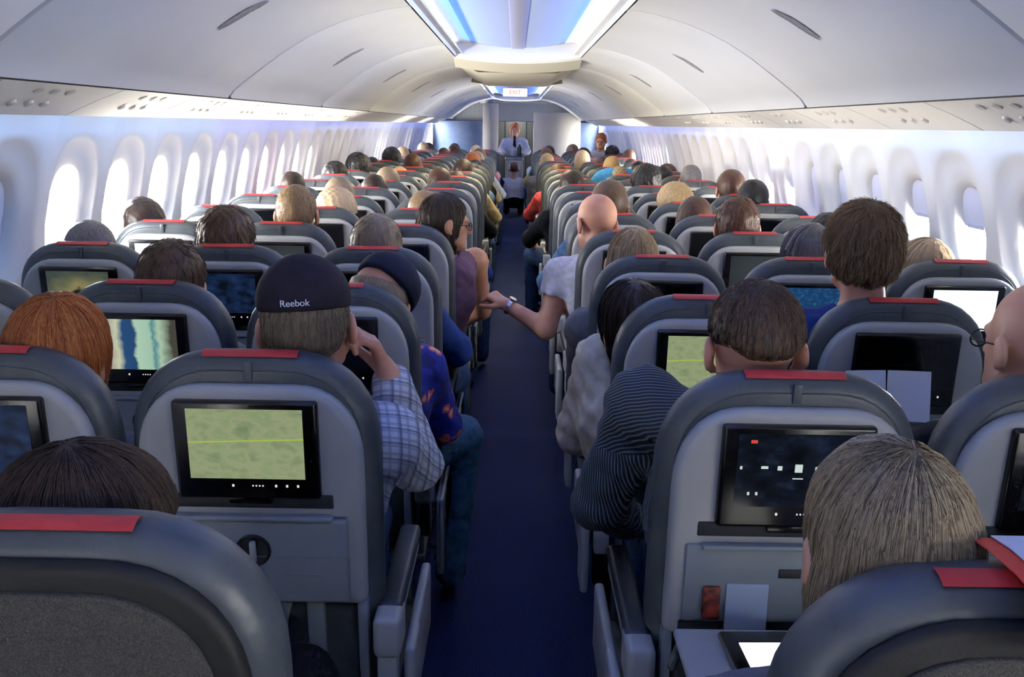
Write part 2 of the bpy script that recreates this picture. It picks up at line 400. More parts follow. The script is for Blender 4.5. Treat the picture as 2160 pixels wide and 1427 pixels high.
# end walls of the coves with a curved lower lip
for ye, d in ((7.45, 1), (10.75, -1), (19.5, 1)):
    top = [(x, ye + d*0.0, 2.23) for x in np.linspace(-0.47, 0.47, 15)]
    rows = [[(x, ye+d*dy*1.0, z if k == 0 else z) for x in np.linspace(-0.47, 0.47, 15)] for k, (dy, z) in enumerate([(0.03, 2.24), (0.0, 2.14), (-0.01, 2.08)])]
    def lip(x, z): return z + 0.035*(abs(x)/0.47)**2.2
    rows += [[(x, ye+d*dy, lip(x, z)) for x in np.linspace(-0.47, 0.47, 15)] for dy, z in [(-0.02, 2.03), (-0.012, 2.012), (0.01, 2.002), (0.06, 1.998)]]
    g.loft(rows, 0, False, False, closed=False)
    rows = [[(x, ye+d*dy, lip(x, z)) for x in np.linspace(-0.47, 0.47, 15)] for dy, z in [(0.06, 1.998), (0.20, 1.968), (0.30, 1.945)]]
    if ye < 19: g.loft(rows, 2, False, False, closed=False)
g.loft([[(x, y, 1.945 + 0.08*max(0, (abs(x)-0.3)/0.17)) for x in (-0.47, -0.40, -0.3, 0, 0.3, 0.40, 0.47)] for y in (7.75, 10.45)], 2, False, False, closed=False)
g.loft([[(x, Y0-0.25, z) for x in (-1.9, 1.9)] for z in (-0.1, 2.7)], 0, False, False, closed=False)
tag(g.build('ceiling', [M['cove'], M['cove_mid'], M['beige'], mat('pale_blue_ceiling_panel', (158, 172, 200), 0.5)], None, True, 40), kind='structure')  # white panel with blue cove glow and lower brightness put into its colour
# back wall behind the camera, front wall beyond the galley
g = G(); g.box(-1.95, 1.95, Y0-0.15, Y0-0.05, -0.1, 2.6); tag(g.build('wall_back', M['plastic_white'], None, False), kind='structure')
g = G(); g.box(-1.95, 1.95, 22.5, 22.6, -0.1, 2.6); tag(g.build('wall_front', M['bulk'], None, False), kind='structure')
# light trough + service-panel soffit trim + dark gap
trough = [(1.505, 1.567), (1.508, 1.600), (1.520, 1.640), (1.560, 1.668), (1.64, 1.67)]
tag(strip('trim_1', trough, Y0, Y1, M['plastic_white'], mirror=(-1, 1)), kind='structure')
gap = [(1.228, 1.652), (1.232, 1.690), (1.262, 1.690), (1.264, 1.650)]
tag(strip('trim_2', gap, Y0, Y1, M['rubber'], mirror=(-1, 1)), kind='structure')
# cabin partitions at the front: door_1 is the galley passage surround
def slab(name, x0, x1, y0, y1, z0, z1, m, b=0.01):
    g = G(); g.box(x0, x1, y0, y1, z0, z1, b); return tag(g.build(name, m, None, True), kind='structure')
slab('wall_front_left', -1.70, -0.62, 19.55, 19.62, 0, 1.62, M['bulkblue'])
slab('wall_front_aisle_left', -0.64, -0.34, 19.50, 19.9, 0, 1.95, M['bulkbeige'])
slab('wall_front_right', 0.34, 1.25, 19.50, 19.9, 0, 1.80, M['bulkbeige'])
slab('wall_front_far_right', 1.22, 1.72, 19.55, 19.62, 0, 1.62, M['bulkblue'])
for s_, nm in ((-1, 'wall_galley_left'), (1, 'wall_galley_right')): slab(nm, min(s_*1.60, s_*1.95), max(s_*1.60, s_*1.95), 19.45, 22.6, -0.1, 2.6, M['bulk'])
slab('trim_4', -1.9, 1.9, 19.62, 19.75, 1.62, 2.6, M['bulk'])
g = G(); g.box(-0.36, 0.36, 20.9, 20.95, 0, 2.2, 0.01); g.box(-0.22, 0.22, 20.86, 20.90, 0.03, 1.95, 0.03)
tag(g.build('door_1', M['bulk'], None, True), kind='structure')
slab('trim_3', -0.7, 0.7, 19.6, 20.9, 1.96, 2.2, M['plastic_white'])

# ------------------------------------------------------------------ overhead bins and service panels
binp = [(1.228, 1.652), (1.222, 1.668), (1.17, 1.712), (1.08, 1.778), (0.98, 1.848), (0.88, 1.908), (0.78, 1.955), (0.68, 1.990), (0.57, 2.018), (0.50, 2.030), (0.455, 2.034)]
def prof_at(u):
    P = np.array(binp); L = np.r_[0, np.cumsum(np.hypot(*np.diff(P, axis=0).T))]; t = u*L[-1]
    return float(np.interp(t, L, P[:, 0])), float(np.interp(t, L, P[:, 1]))
def normal_at(u):
    a, b = prof_at(max(0, u-0.02)), prof_at(min(1, u+0.02)); d = np.array(b)-np.array(a); d /= np.hypot(*d); n = np.array((-d[1], d[0]))
    return n if n[1] < 0 else -n
BL = 2.05
def make_bin(s):
    r = empty('overhead_bin', (0, 0, 0))
    g = G(); n = 22; us = [i/n for i in range(n+1)]
    ys = [0.010, 0.013, 0.03, 0.5, 1.0, 1.5, BL-0.03, BL-0.013, BL-0.010]; off = [0.035, 0.004, 0, 0, 0, 0, 0, 0.004, 0.035]
    rings = []
    for y, o in zip(ys, off):
        ring = []
        for u in us:
            x, z = prof_at(u); nn = normal_at(u); ring.append((s*(x-nn[0]*o), y, z-nn[1]*o))
        rings.append(ring)
    g.loft(rings, 0, False, False, closed=False)
    g.build('bin_door', M['bin'], r, True, 40)
    g = G(); back = [(x, z+0.03) for x, z in binp] + [(0.47, 2.2), (1.22, 2.15)]
    g.loft([[(s*x, y, z) for x, z in back] for y in (0.0, BL)], 0)
    g.build('bin_body', M['seam'], r, True, 40)
    # pull latch: a long dished recess running up the door with a bright rim
    g = G(); yc = 1.06
    def lp(u, y, o):
        x, z = prof_at(u); nn = normal_at(u); return (s*(x+nn[0]*o), y, z+nn[1]*o)
    rings = []
    for (du, dy, o) in ((0.112, 0.036, -0.001), (0.110, 0.033, 0.004), (0.102, 0.026, 0.003), (0.094, 0.018, 0.0015), (0.01, 0.004, 0.0015)):
        rings.append([lp(0.47 + du*math.cos(t), yc + dy*math.sin(t), o) for t in [2*PI*k/28 for k in range(28)]])
    g.loft(rings, 0, False, True); g.build('latch', M['latch'], r, True, 60)
    return r
def copy_tree(o, parent=None, skip=()):
    c = o.copy(); C.objects.link(c); c.parent = parent
    for ch in o.children:
        if ch.name.split('.')[0] in skip: continue
        copy_tree(ch, c, skip)
    return c
ORD = ['first', 'second', 'third', 'fourth', 'fifth', 'sixth', 'seventh', 'eighth', 'ninth', 'tenth', 'eleventh', 'twelfth', 'thirteenth',
       'fourteenth', 'fifteenth', 'sixteenth', 'seventeenth', 'eighteenth', 'nineteenth', 'twentieth', 'twenty-first']
for s, side in ((-1, 'left'), (1, 'right')):
    proto = None; q = 0
    for k in range(-1, 10):
        y = 2.28 + BL*(k-1)
        if y + BL > 21.5: break
        if proto is None: o = proto = make_bin(s)
        else: o = copy_tree(proto)
        o.location = (0, y, 0)
        vis = y + BL > 2.5
        w = ORD[q] if vis else None
        tag(o, ('white overhead bin, %s from the camera along the %s side of the ceiling' % (w, side)) if vis else 'white overhead bin above the camera on the %s side, out of shot' % side,
            'overhead bin', 'overhead bins on the %s side' % side)
        if vis: q += 1

def make_psu(s):
    r = empty('overhead_unit', (0, 0, 0)); ln = 0.783
    pr = [(1.262, 1.676), (1.268, 1.660), (1.30, 1.650), (1.38, 1.620), (1.46, 1.585), (1.500, 1.566), (1.508, 1.572)]
    g = G(); g.loft([[(s*x, y, z) for x, z in pr] for y in (0.002, 0.03, 0.4, ln-0.03, ln)], 0, False, False, closed=False)
    g.build('panel', M['psu'], r, True, 40)
    for k in range(3):
        g = G(); y = 0.28 + 0.10*k
        g.loft([[(s*(1.34+rr*math.cos(t)), y+rr*math.sin(t), 1.636-0.45*rr*math.cos(t)-dz) for t in [2*PI*i/12 for i in range(12)]] for rr, dz in ((0.017, 0), (0.015, 0.006), (0.009, 0.004))])
        g.build('reading_light', M['psu2'], r)
        g = G(); g.loft([[(s*(1.42+rr*math.cos(t)), y+rr*math.sin(t), 1.602-0.45*rr*math.cos(t)-dz) for t in [2*PI*i/12 for i in range(12)]] for rr, dz in ((0.014, 0), (0.013, 0.008), (0.006, 0.011))])
        g.build('air_nozzle', M['psu2'], r)
    return r
for s, side, y00 in ((-1, 'left', 0.985), (1, 'right', 0.89)):
    proto = None
    for n in range(-3, 24):
        y = y00 + 0.787*n
        if y > 18.8: break
        if proto is None: o = proto = make_psu(s)
        elif n > 9: o = copy_tree(proto, None, ('air_nozzle', 'reading_light'))
        else: o = copy_tree(proto)
        o.location = (0, y, 0)
        tag(o, ('cream overhead service unit above the %s seat row on the %s side' % (ORD[n], side)) if 0 <= n < 21 else
            ('cream overhead service unit behind the camera on the %s side' % side if n < 0 else 'cream overhead service unit beside the front bulkhead on the %s side' % side), 'overhead unit', 'overhead units on the %s side' % side)

# exit sign hanging from the second cove
r = empty('exit_sign', (-0.02, 14.2, 2.0)); tag(r, 'small white lit sign hanging over the aisle near the front', 'sign')
g = G(); g.box(-0.17, 0.17, -0.015, 0.015, -0.055, 0.055, 0.008); g.build('sign_box', emis('sign_glow', (255, 250, 250), 0.85), r)
g = G(); g.box(-0.10, -0.09, -0.005, 0.005, 0.05, 0.23); g.box(0.09, 0.10, -0.005, 0.005, 0.05, 0.23); g.build('hanger', M['chrome'], r)
def lettering(txt, size, m, parent, loc, rotm, extrude=0.001):
    td = bpy.data.curves.new('t', 'FONT'); td.body = txt; td.size = size; td.align_x = 'CENTER'; td.align_y = 'CENTER'; td.extrude = extrude
    t0 = bpy.data.objects.new('t', td); me = bpy.data.meshes.new_from_object(t0); bpy.data.objects.remove(t0)
    me.materials.clear(); me.materials.append(m); me.name = 'lettering'
    o = bpy.data.objects.new('lettering', me); C.objects.link(o); o.parent = parent
    o.matrix_local = Matrix.Translation(loc) @ rotm; return o
lettering('EXIT', 0.08, mat('sign_letter_red', (214, 90, 80), 0.5), r, (0, -0.017, 0), Matrix.Rotation(PI/2, 4, 'X'))

# ------------------------------------------------------------------ seats
ROW = 0.787; YL, YR = 0.985, 0.89; XA, SP = 0.482, 0.490
TOPZ = 1.15
def ty(z): return -0.050 + (TOPZ - z)*0.10
def outline(hw, z0, z1, rx, rz, rb, d=0.0, m=9):
    hw -= d; z0 += d; z1 -= d; rx = max(rx-d, .004); rz = max(rz-d, .004); rb = max(rb-d, .002)
    P = []
    for i in range(5): t = PI/2*i/4; P.append((hw-rb+rb*math.sin(t), z0+rb-rb*math.cos(t)))
    za, zb = z0+rb, z1-rz
    for i in range(1, 8): P.append((hw, za+(zb-za)*i/8))
    e = 2/2.25
    for i in range(m+1):
        t = PI/2*i/m; P.append((hw-rx+rx*math.cos(t)**e, z1-rz+rz*math.sin(t)**e))
    Q = [(-x, z) for x, z in P[::-1]]
    top = [(( hw-rx)*(1-2*i/6), z1) for i in range(1, 6)]
    bot = [(-(hw-rb)*(1-2*i/6), z0) for i in range(1, 6)]
    return P + top + Q + bot
def pad(g, ol, y0, y1, r, mi=0, segs=4, bulge=0.0, capf=True, capb=True):
    """rounded slab between y0 (rear) and y1 (front); ol(d) gives the outline inset by d"""
    def ring(d, y): return [(x, y, z) for x, z in ol(d)]
    def caps(d, y, b):
        P = ol(d); cz = sum(p[1] for p in P)/len(P); out = []
        for f in (0.85, 0.65, 0.4, 0.15): out.append([(x*f, y + b*(1-f*f), cz+(z-cz)*f) for x, z in P])
        return out
    rings = []
    if capb: rings += caps(r, y0, -bulge)[::-1]
    for i in range(segs+1):
        t = PI/2*i/segs; rings.append(ring(r*(1-math.sin(t)), y0 + r*(1-math.cos(t))))
    for i in range(segs+1):
        t = PI/2*i/segs; rings.append(ring(r*(1-math.cos(t)), y1 - r*(1-math.sin(t))))
    if capf: rings += caps(r, y1, bulge)
    g.loft(rings, mi, capb, capf)
def tilt(p): return (p[0], p[1] + ty(p[2]), p[2])

OL_BACK = lambda d: outline(0.232, 0.43, TOPZ, 0.175, 0.185, 0.03, d)
OL_SHELL = lambda d: outline(0.206, 0.655, 1.097, 0.125, 0.150, 0.02, d)
disp_me = None
def make_seat():
    r = empty('airline_seat', (0, 0, 0))
    g = G(); pad(g, OL_BACK, 0.0, 0.088, 0.038)
    # piping seams on the wrap
    for d, rr, yy in ((0.012, 0.0035, 0.022), (0.030, 0.003, 0.0035)):
        path = [(x, yy, z) for x, z in OL_BACK(d) if z > 0.62]
        # order along the arch
        P = [p for p in OL_BACK(d)]; k0 = next(i for i, p in enumerate(P) if p[1] > 0.62); path = []
        for p in P[k0:]:
            if p[1] < 0.62: break
            path.append((p[0], yy, p[1]))
        g.tube(path, rr, 6)
    # pinched pleat at the middle of the headrest wrap
    g.box(-0.0075, 0.0075, -0.004, 0.004, 1.102, 1.137, 0.002)
    g.warp(tilt).build('backrest', M['leather'], r)
    g = G(); xs = np.linspace(-0.087, 0.087, 9); rr = 0.038; R = rr + 0.0018
    pr = [(rr - R*math.cos(a), TOPZ - rr + R*math.sin(a)) for a in np.radians([52, 60, 68, 76, 84, 90])] + [(0.040, TOPZ+0.0018), (0.040, TOPZ-0.001)]
    g.loft([[(x, y, z) for y, z in pr] for x in xs], 0, False, False, closed=False); g.warp(tilt).build('headrest_stripe', M['red'], r)
    # grey back shell
    g = G(); pad(g, OL_SHELL, -0.030, 0.012, 0.016, capf=False)
    g.box(-0.175, 0.175, -0.0315, -0.028, 0.8425, 0.8445, 0, mi=1)
    g.warp(tilt).build('back_shell', [M['shell'], M['seam']], r)
    g = G(); g.box(-0.158, 0.150, -0.0330, -0.026, 0.860, 0.888, 0.003); g.warp(tilt).build('literature_slot', M['dark'], r)
    # tray table
    g = G(); g.box(-0.176, 0.176, -0.046, -0.026, 0.668, 0.842, 0.007, 3); g.box(-0.176, 0.176, -0.0475, -0.044, 0.7655, 0.7675, 0.0008)
    g.box(0.055, 0.125, -0.0475, -0.044, 0.728, 0.7305, 0.0008)
    g.box(-0.150, 0.150, -0.052, -0.030, 0.838, 0.850, 0.005, 3)
    tr = g.warp(tilt).build('tray_table', M['tray'], r)
    g = G(); g.loft([[(rr*math.cos(t), y, 0.779+rr*math.sin(t)) for t in [2*PI*i/24 for i in range(24)]] for rr, y in ((0.033, -0.0462), (0.033, -0.049), (0.029, -0.049), (0.027, -0.047), (0.001, -0.047))], 0, False, True)
    g.warp(tilt).build('latch_recess', M['dark'], tr)
    g = G(); g.box(-0.006, 0.006, -0.056, -0.045, 0.755, 0.800, 0.004); g.warp(tilt).build('latch', M['shell'], tr)
    # monitor
    g = G(); g.box(-0.130, 0.130, -0.046, -0.024, 0.884, 1.074, 0.007, 3); g.box(-0.040, 0.040, -0.042, -0.028, 0.872, 0.888, 0.004)
    for x in (-0.028, 0.05, 0.07, 0.09): g.box(x-0.0018, x+0.0018, -0.0472, -0.0455, 0.909, 0.9135, mi=1)
    for x in (0.008, 0.014, 0.020, 0.026): g.box(x-0.0012, x+0.0012, -0.0472, -0.0455, 0.9100, 0.9125, mi=1)
    mo = g.warp(tilt).build('monitor', [M['bezel'], M['glow']], r)
    q = [(-0.104, -0.0468, 0.925), (0.104, -0.0468, 0.925), (0.104, -0.0468, 1.060), (-0.104, -0.0468, 1.060)]
    link_mesh('display', [tilt(p) for p in q], [(0, 1, 2, 3)], M['off'], mo, False, uv=[(0, 0), (1, 0), (1, 1), (0, 1)])
    # lower brackets, hinge cover and gap under the shell
    g = G()
    for x in (-0.196, 0.196): g.box(x-0.010, x+0.010, -0.025, 0.015, 0.40, 0.665, 0.004)
    g.box(-0.12, -0.085, -0.012, 0.01, 0.53, 0.660, 0.004); g.box(0.085, 0.12, -0.012, 0.01, 0.53, 0.660, 0.004)
    g.add([(-0.05, -0.018, 0.655), (0.06, -0.018, 0.655), (0.03, -0.018, 0.54), (-0.04, -0.018, 0.54), (-0.05, 0.0, 0.655), (0.06, 0.0, 0.655), (0.03, 0.0, 0.54), (-0.04, 0.0, 0.54)], [(3, 2, 1, 0), (4, 5, 6, 7), (0, 1, 5, 4), (1, 2, 6, 5), (2, 3, 7, 6), (3, 0, 4, 7)])
    g.warp(tilt).build('lower_bracket', M['tray'], r)
    # seat cushion
    g = G(); ol = lambda d: outline(0.222, 0.37, 0.465, 0.03, 0.03, 0.02, d); pad(g, ol, 0.05, 0.52, 0.03, bulge=0.0)
    g.build('seat_cushion', M['leather2'], r)
    # frame tubes and legs
    for x in (-0.15, 0.15):
        g = G(); g.tube([(x, 0.02, 0.36), (x, 0.05, 0.20), (x, 0.02, 0.02)], 0.015, 8); g.tube([(x, 0.44, 0.36), (x, 0.40, 0.2), (x, 0.43, 0.02)], 0.015, 8)
        g.box(x-0.02, x+0.02, 0.0, 0.46, 0.0, 0.025, 0.005); g.box(x-0.014, x+0.014, 0.02, 0.45, 0.335, 0.372, 0.004)
        g.build('leg', M['mid'], r)
    return r
def make_arm(x, parent, outer=False, s=1):
    g = G(); g.box(x-0.024, x+0.024, 0.0, 0.40, 0.612, 0.645, 0.012, 3)
    a = g.build('armrest', M['armpad'], parent)
    g = G(); g.box(x-0.027, x+0.027, -0.055, 0.045, 0.555, 0.640, 0.014, 3); g.box(x-0.020, x+0.020, -0.048, 0.0, 0.46, 0.565, 0.008)
    g.box(x-0.021, x+0.021, 0.03, 0.385, 0.585, 0.620, 0.010); g.build('arm_housing', M['shell'], a)
    if outer:
        g = G(); xo = x + s*0.030
        for v0, v1 in (((-0.03, 0.30), (0.10, 0.56)), ): g.box(min(xo, xo+s*0.022), max(xo, xo+s*0.022), -0.03, 0.09, 0.34, 0.565, 0.009, 3)
        g.box(min(xo-s*.01, xo+s*0.012), max(xo-s*.01, xo+s*0.012), 0.08, 0.46, 0.36, 0.52, 0.008, 3)
        g.build('side_shroud', M['shell'], a)
    return a

# display pictures
def disp_mat(kind):
    m = bpy.data.materials.new('display_' + kind); t = NT(m); e = t.n('Emission'); tc = t.n('TexCoord')
    gl = t.n('BsdfGlossy'); gl.inputs['Roughness'].default_value = 0.15; gl.inputs[0].default_value = (0.05, 0.05, 0.05, 1)
    ad = t.n('AddShader'); t.l(e.outputs[0], ad.inputs[0]); t.l(gl.outputs[0], ad.inputs[1]); t.l(ad.outputs[0], t.out.inputs[0])
    def ramp(src, stops, const=False):
        r = t.n('ValToRGB'); cr = r.color_ramp
        if const: cr.interpolation = 'CONSTANT'
        cr.elements[0].position, cr.elements[0].color = stops[0][0], lin(stops[0][1]); cr.elements[1].position, cr.elements[1].color = stops[-1][0], lin(stops[-1][1])
        for p, c in stops[1:-1]: q = cr.elements.new(p); q.color = lin(c)
        t.l(src, r.inputs[0]); return r.outputs[0]
    sep = t.n('SeparateXYZ'); t.l(tc.outputs['UV'], sep.inputs[0])
    nz = t.n('TexNoise', i_Scale=5.0, i_Detail=6.0); t.l(tc.outputs['UV'], nz.inputs['Vector'])
    st = 0.85
    if kind == 'map':
        base = ramp(nz.outputs['Fac'], [(0.3, (98, 114, 84)), (0.5, (126, 134, 102)), (0.62, (112, 128, 92)), (0.75, (134, 138, 110))])
        w = t.n('Math', operation='SUBTRACT', i_1=0.52); t.l(sep.outputs['Y'], w.inputs[0]); sx = t.n('Math', operation='MULTIPLY_ADD', i_1=-0.06, i_2=0.0); t.l(sep.outputs['X'], sx.inputs[0])
        w2 = t.n('Math', operation='ADD'); t.l(w.outputs[0], w2.inputs[0]); t.l(sx.outputs[0], w2.inputs[1]); ab = t.n('Math', operation='ABSOLUTE'); t.l(w2.outputs[0], ab.inputs[0])
        lt = t.n('Math', operation='LESS_THAN', i_1=0.011); t.l(ab.outputs[0], lt.inputs[0])
        mx = t.n('Mix', data_type='RGBA'); t.l(lt.outputs[0], mx.inputs[0]); t.l(base, mx.inputs[6]); mx.inputs[7].default_value = lin((140, 158, 66)); t.l(mx.outputs[2], e.inputs[0])
    elif kind == 'film':
        a = t.n('Math', operation='MULTIPLY_ADD', i_1=0.14, i_2=-0.07); t.l(nz.outputs['Fac'], a.inputs[0]); b = t.n('Math', operation='ADD'); t.l(a.outputs[0], b.inputs[0]); t.l(sep.outputs['X'], b.inputs[1])
        c = ramp(b.outputs[0], [(0.0, (70, 92, 104)), (0.12, (56, 74, 88)), (0.16, (150, 140, 126)), (0.26, (170, 176, 150)), (0.34, (26, 62, 104)), (0.46, (28, 60, 96)), (0.50, (150, 178, 156)), (0.68, (140, 170, 150)), (0.72, (70, 120, 128)), (0.78, (150, 174, 150)), (0.93, (60, 58, 52))]); t.l(c, e.inputs[0]); st = 0.8
    elif kind == 'drama':
        d = t.n('VectorMath', operation='DISTANCE'); d.inputs[1].default_value = (0.58, 0.35, 0); t.l(tc.outputs['UV'], d.inputs[0])
        a = t.n('Math', operation='MULTIPLY_ADD', i_1=0.5, i_2=-0.25); t.l(nz.outputs['Fac'], a.inputs[0]); b = t.n('Math', operation='ADD'); t.l(a.outputs[0], b.inputs[0]); t.l(d.outputs['Value'], b.inputs[1])
        c = ramp(b.outputs[0], [(0.0, (16, 18, 14)), (0.16, (28, 30, 22)), (0.24, (120, 112, 74)), (0.45, (88, 90, 66)), (0.7, (52, 60, 56))]); t.l(c, e.inputs[0]); st = 0.8
    elif kind == 'menu':
        c = ramp(nz.outputs['Fac'], [(0.35, (8, 10, 16)), (0.55, (16, 22, 34)), (0.7, (30, 40, 58))]); t.l(c, e.inputs[0]); st = 0.6
    elif kind == 'stars':
        v = t.n('TexVoronoi', i_Scale=16.0); t.l(tc.outputs['UV'], v.inputs['Vector'])
        c = ramp(v.outputs['Distance'], [(0.0, (140, 180, 200)), (0.07, (40, 86, 124)), (0.3, (26, 62, 98)), (0.7, (20, 50, 84))]); t.l(c, e.inputs[0])
    elif kind == 'white':
        c = ramp(nz.outputs['Fac'], [(0.3, (215, 225, 250)), (0.7, (250, 252, 255))]); t.l(c, e.inputs[0]); st = 1.0
    elif kind == 'navy':
        c = ramp(nz.outputs['Fac'], [(0.35, (6, 10, 20)), (0.6, (18, 34, 62)), (0.75, (30, 46, 74))]); t.l(c, e.inputs[0])
    elif kind == 'face':
        d = t.n('VectorMath', operation='DISTANCE'); d.inputs[1].default_value = (0.72, 0.5, 0); t.l(tc.outputs['UV'], d.inputs[0])
        c = ramp(d.outputs['Value'], [(0.0, (150, 140, 130)), (0.15, (96, 92, 92)), (0.25, (50, 54, 58)), (0.8, (36, 42, 46))]); t.l(c, e.inputs[0]); st = 0.8
    e.inputs[1].default_value = st
    return m
DM = {k: disp_mat(k) for k in ('map', 'film', 'drama', 'menu', 'stars', 'white', 'navy', 'face')}
DISP = {('L', 1, 0): 'map', ('L', 2, 1): 'film', ('L', 3, 2): 'drama', ('L', 3, 1): 'navy', ('L', 1, 1): 'navy', ('L', 4, 2): 'white', ('L', 4, 1): 'face',
        ('R', 1, 0): 'menu', ('R', 2, 0): 'map', ('R', 3, 1): 'stars', ('R', 3, 2): 'white', ('R', 4, 1): 'face', ('R', 2, 1): 'off', ('L', 5, 2): 'white'}  # right window seat's white glow is a reflection painted as screen light
DTXT = {'map': 'green map on screen', 'film': 'film on screen', 'drama': 'dim film on screen', 'navy': 'dark blue screen', 'white': 'white glow on screen', 'face': 'dim face on screen',
        'menu': 'dark menu on screen', 'stars': 'bright blue screen'}
COLN = ['aisle', 'middle', 'window']
proto = make_seat(); seats_made = []; SEAT = {}
def seat_x(s, c): return (-1 if s == 'L' else 1)*(XA + SP*c)
first = True
for n in range(1, 21):
    for s in 'LR':
        for c in range(3):
            if (s, n, c) == ('R', 1, 2) or (s, n, c) == ('L', 1, 2): continue
            if first: o = proto; first = False
            elif n >= 9: o = copy_tree(proto, None, ('leg', 'lower_bracket', 'literature_slot', 'latch', 'latch_recess'))
            else: o = copy_tree(proto)
            o.location = (seat_x(s, c), (YL if s == 'L' else YR) + ROW*n, 0)
            sg = -1 if s == 'L' else 1
            make_arm(-sg*0.245, o, c == 0, -sg)
            if c == 2: make_arm(sg*0.245, o)
            seats_made.append((o, DISP.get((s, n, c)))); d = DISP.get((s, n, c))
            side = 'left' if s == 'L' else 'right'
            lab = '%s seat, %s row from the camera, %s of the aisle' % (COLN[c], ORD[n], side)
            if d and d != 'off': lab += ', ' + DTXT[d]
            elif n < 5: lab += ', screen dark'
            tag(o, 'grey ' + lab, 'seat', 'grey-backed seats in rows of three')
            SEAT[(s, n, c)] = o
for o, d in seats_made:
    if d and d != 'off':
        for ch in o.children:
            if ch.name.startswith('monitor'):
                for q in ch.children:
                    if q.name.startswith('display'): q.material_slots[0].link = 'OBJECT'; q.material_slots[0].material = DM[d]
# menu icons on the near right display
menu_seat = SEAT[('R', 1, 0)]
mo = [c for c in menu_seat.children if c.name.startswith('monitor')][0]
g = G()
for x, z, w, h in ((-0.096, 0.998, .004, .006), (-0.056, 0.999, .012, .005), (-0.030, 0.998, .008, .008), (0.002, 0.998, .013, .015), (0.034, 0.998, .008, .007), (0.002, 0.979, .018, .002), (-0.08, 0.95, .004, .006), (-0.066, 0.95, .004, .006)):
    g.box(x-w/2, x+w/2, -0.0478, -0.0469, z-h/2, z+h/2, 0.0004)
g.warp(tilt).build('menu_icons', emis('icon_glow', (190, 205, 200), 0.7), mo, False)
g = G(); g.box(-0.083, -0.072, -0.0478, -0.0469, 1.043, 1.049, 0.0004); g.warp(tilt).build('menu_logo', emis('icon_red', (200, 70, 60), 0.7), mo, False)

# nearest seats: leather wrap, black surround and woven back panel
def make_near_seat(s):
    r = empty('airline_seat', (0, 0, 0))
    g = G(); pad(g, OL_BACK, 0.0, 0.098, 0.040)
    P = OL_BACK(0.014); k0 = next(i for i, p in enumerate(P) if p[1] > 0.62); path = []
    for p in P[k0:]:
        if p[1] < 0.62: break
        path.append((p[0], 0.018, p[1]))
    g.tube(path, 0.004, 6)
    g.warp(tilt).build('backrest', M['leather'], r)
    g = G(); rr = 0.040; R = rr + 0.002
    pr = [(rr - R*math.cos(a), TOPZ - rr + R*math.sin(a)) for a in np.radians([56, 62, 68, 76, 84, 90])] + [(0.043, TOPZ+0.002), (0.043, TOPZ-0.001)]
    g.loft([[(x, y, z) for y, z in pr] for x in np.linspace(-0.087, 0.087, 9)], 0, False, False, closed=False); g.warp(tilt).build('headrest_stripe', M['red'], r)
    g = G(); pad(g, lambda d: outline(0.206, 0.45, 1.121, 0.160, 0.165, 0.02, d), -0.018, 0.01, 0.014, capf=False); g.warp(tilt).build('back_surround', M['black'], r)
    g = G(); pad(g, lambda d: outline(0.174, 0.47, 1.090, 0.135, 0.140, 0.02, d), -0.026, -0.010, 0.006, capf=False); g.warp(tilt).build('back_panel', M['fabric'], r)
    g = G(); ol = lambda d: outline(0.222, 0.37, 0.465, 0.03, 0.03, 0.02, d); pad(g, ol, 0.05, 0.52, 0.03); g.build('seat_cushion', M['leather2'], r)
    for x in (-0.15, 0.15):
        g = G(); g.tube([(x, 0.02, 0.36), (x, 0.05, 0.20), (x, 0.02, 0.02)], 0.015, 8); g.tube([(x, 0.44, 0.36), (x, 0.40, 0.2), (x, 0.43, 0.02)], 0.015, 8)
        g.box(x-0.02, x+0.02, 0.0, 0.46, 0.0, 0.025, 0.005); g.box(x-0.014, x+0.014, 0.02, 0.45, 0.335, 0.372, 0.004); g.build('leg', M['mid'], r)
    make_arm(-s*0.245, r, True, -s); make_arm(s*0.245, r)
    return r
o = make_near_seat(-1); o.location = (-XA, YL, 0); tag(o, 'nearest seat on the left, black surround around a woven grey back panel', 'seat')
o = make_near_seat(1); o.location = (XA+0.006, YR, 0); tag(o, 'nearest seat on the right, black surround, red-edged paper over its corner', 'seat')


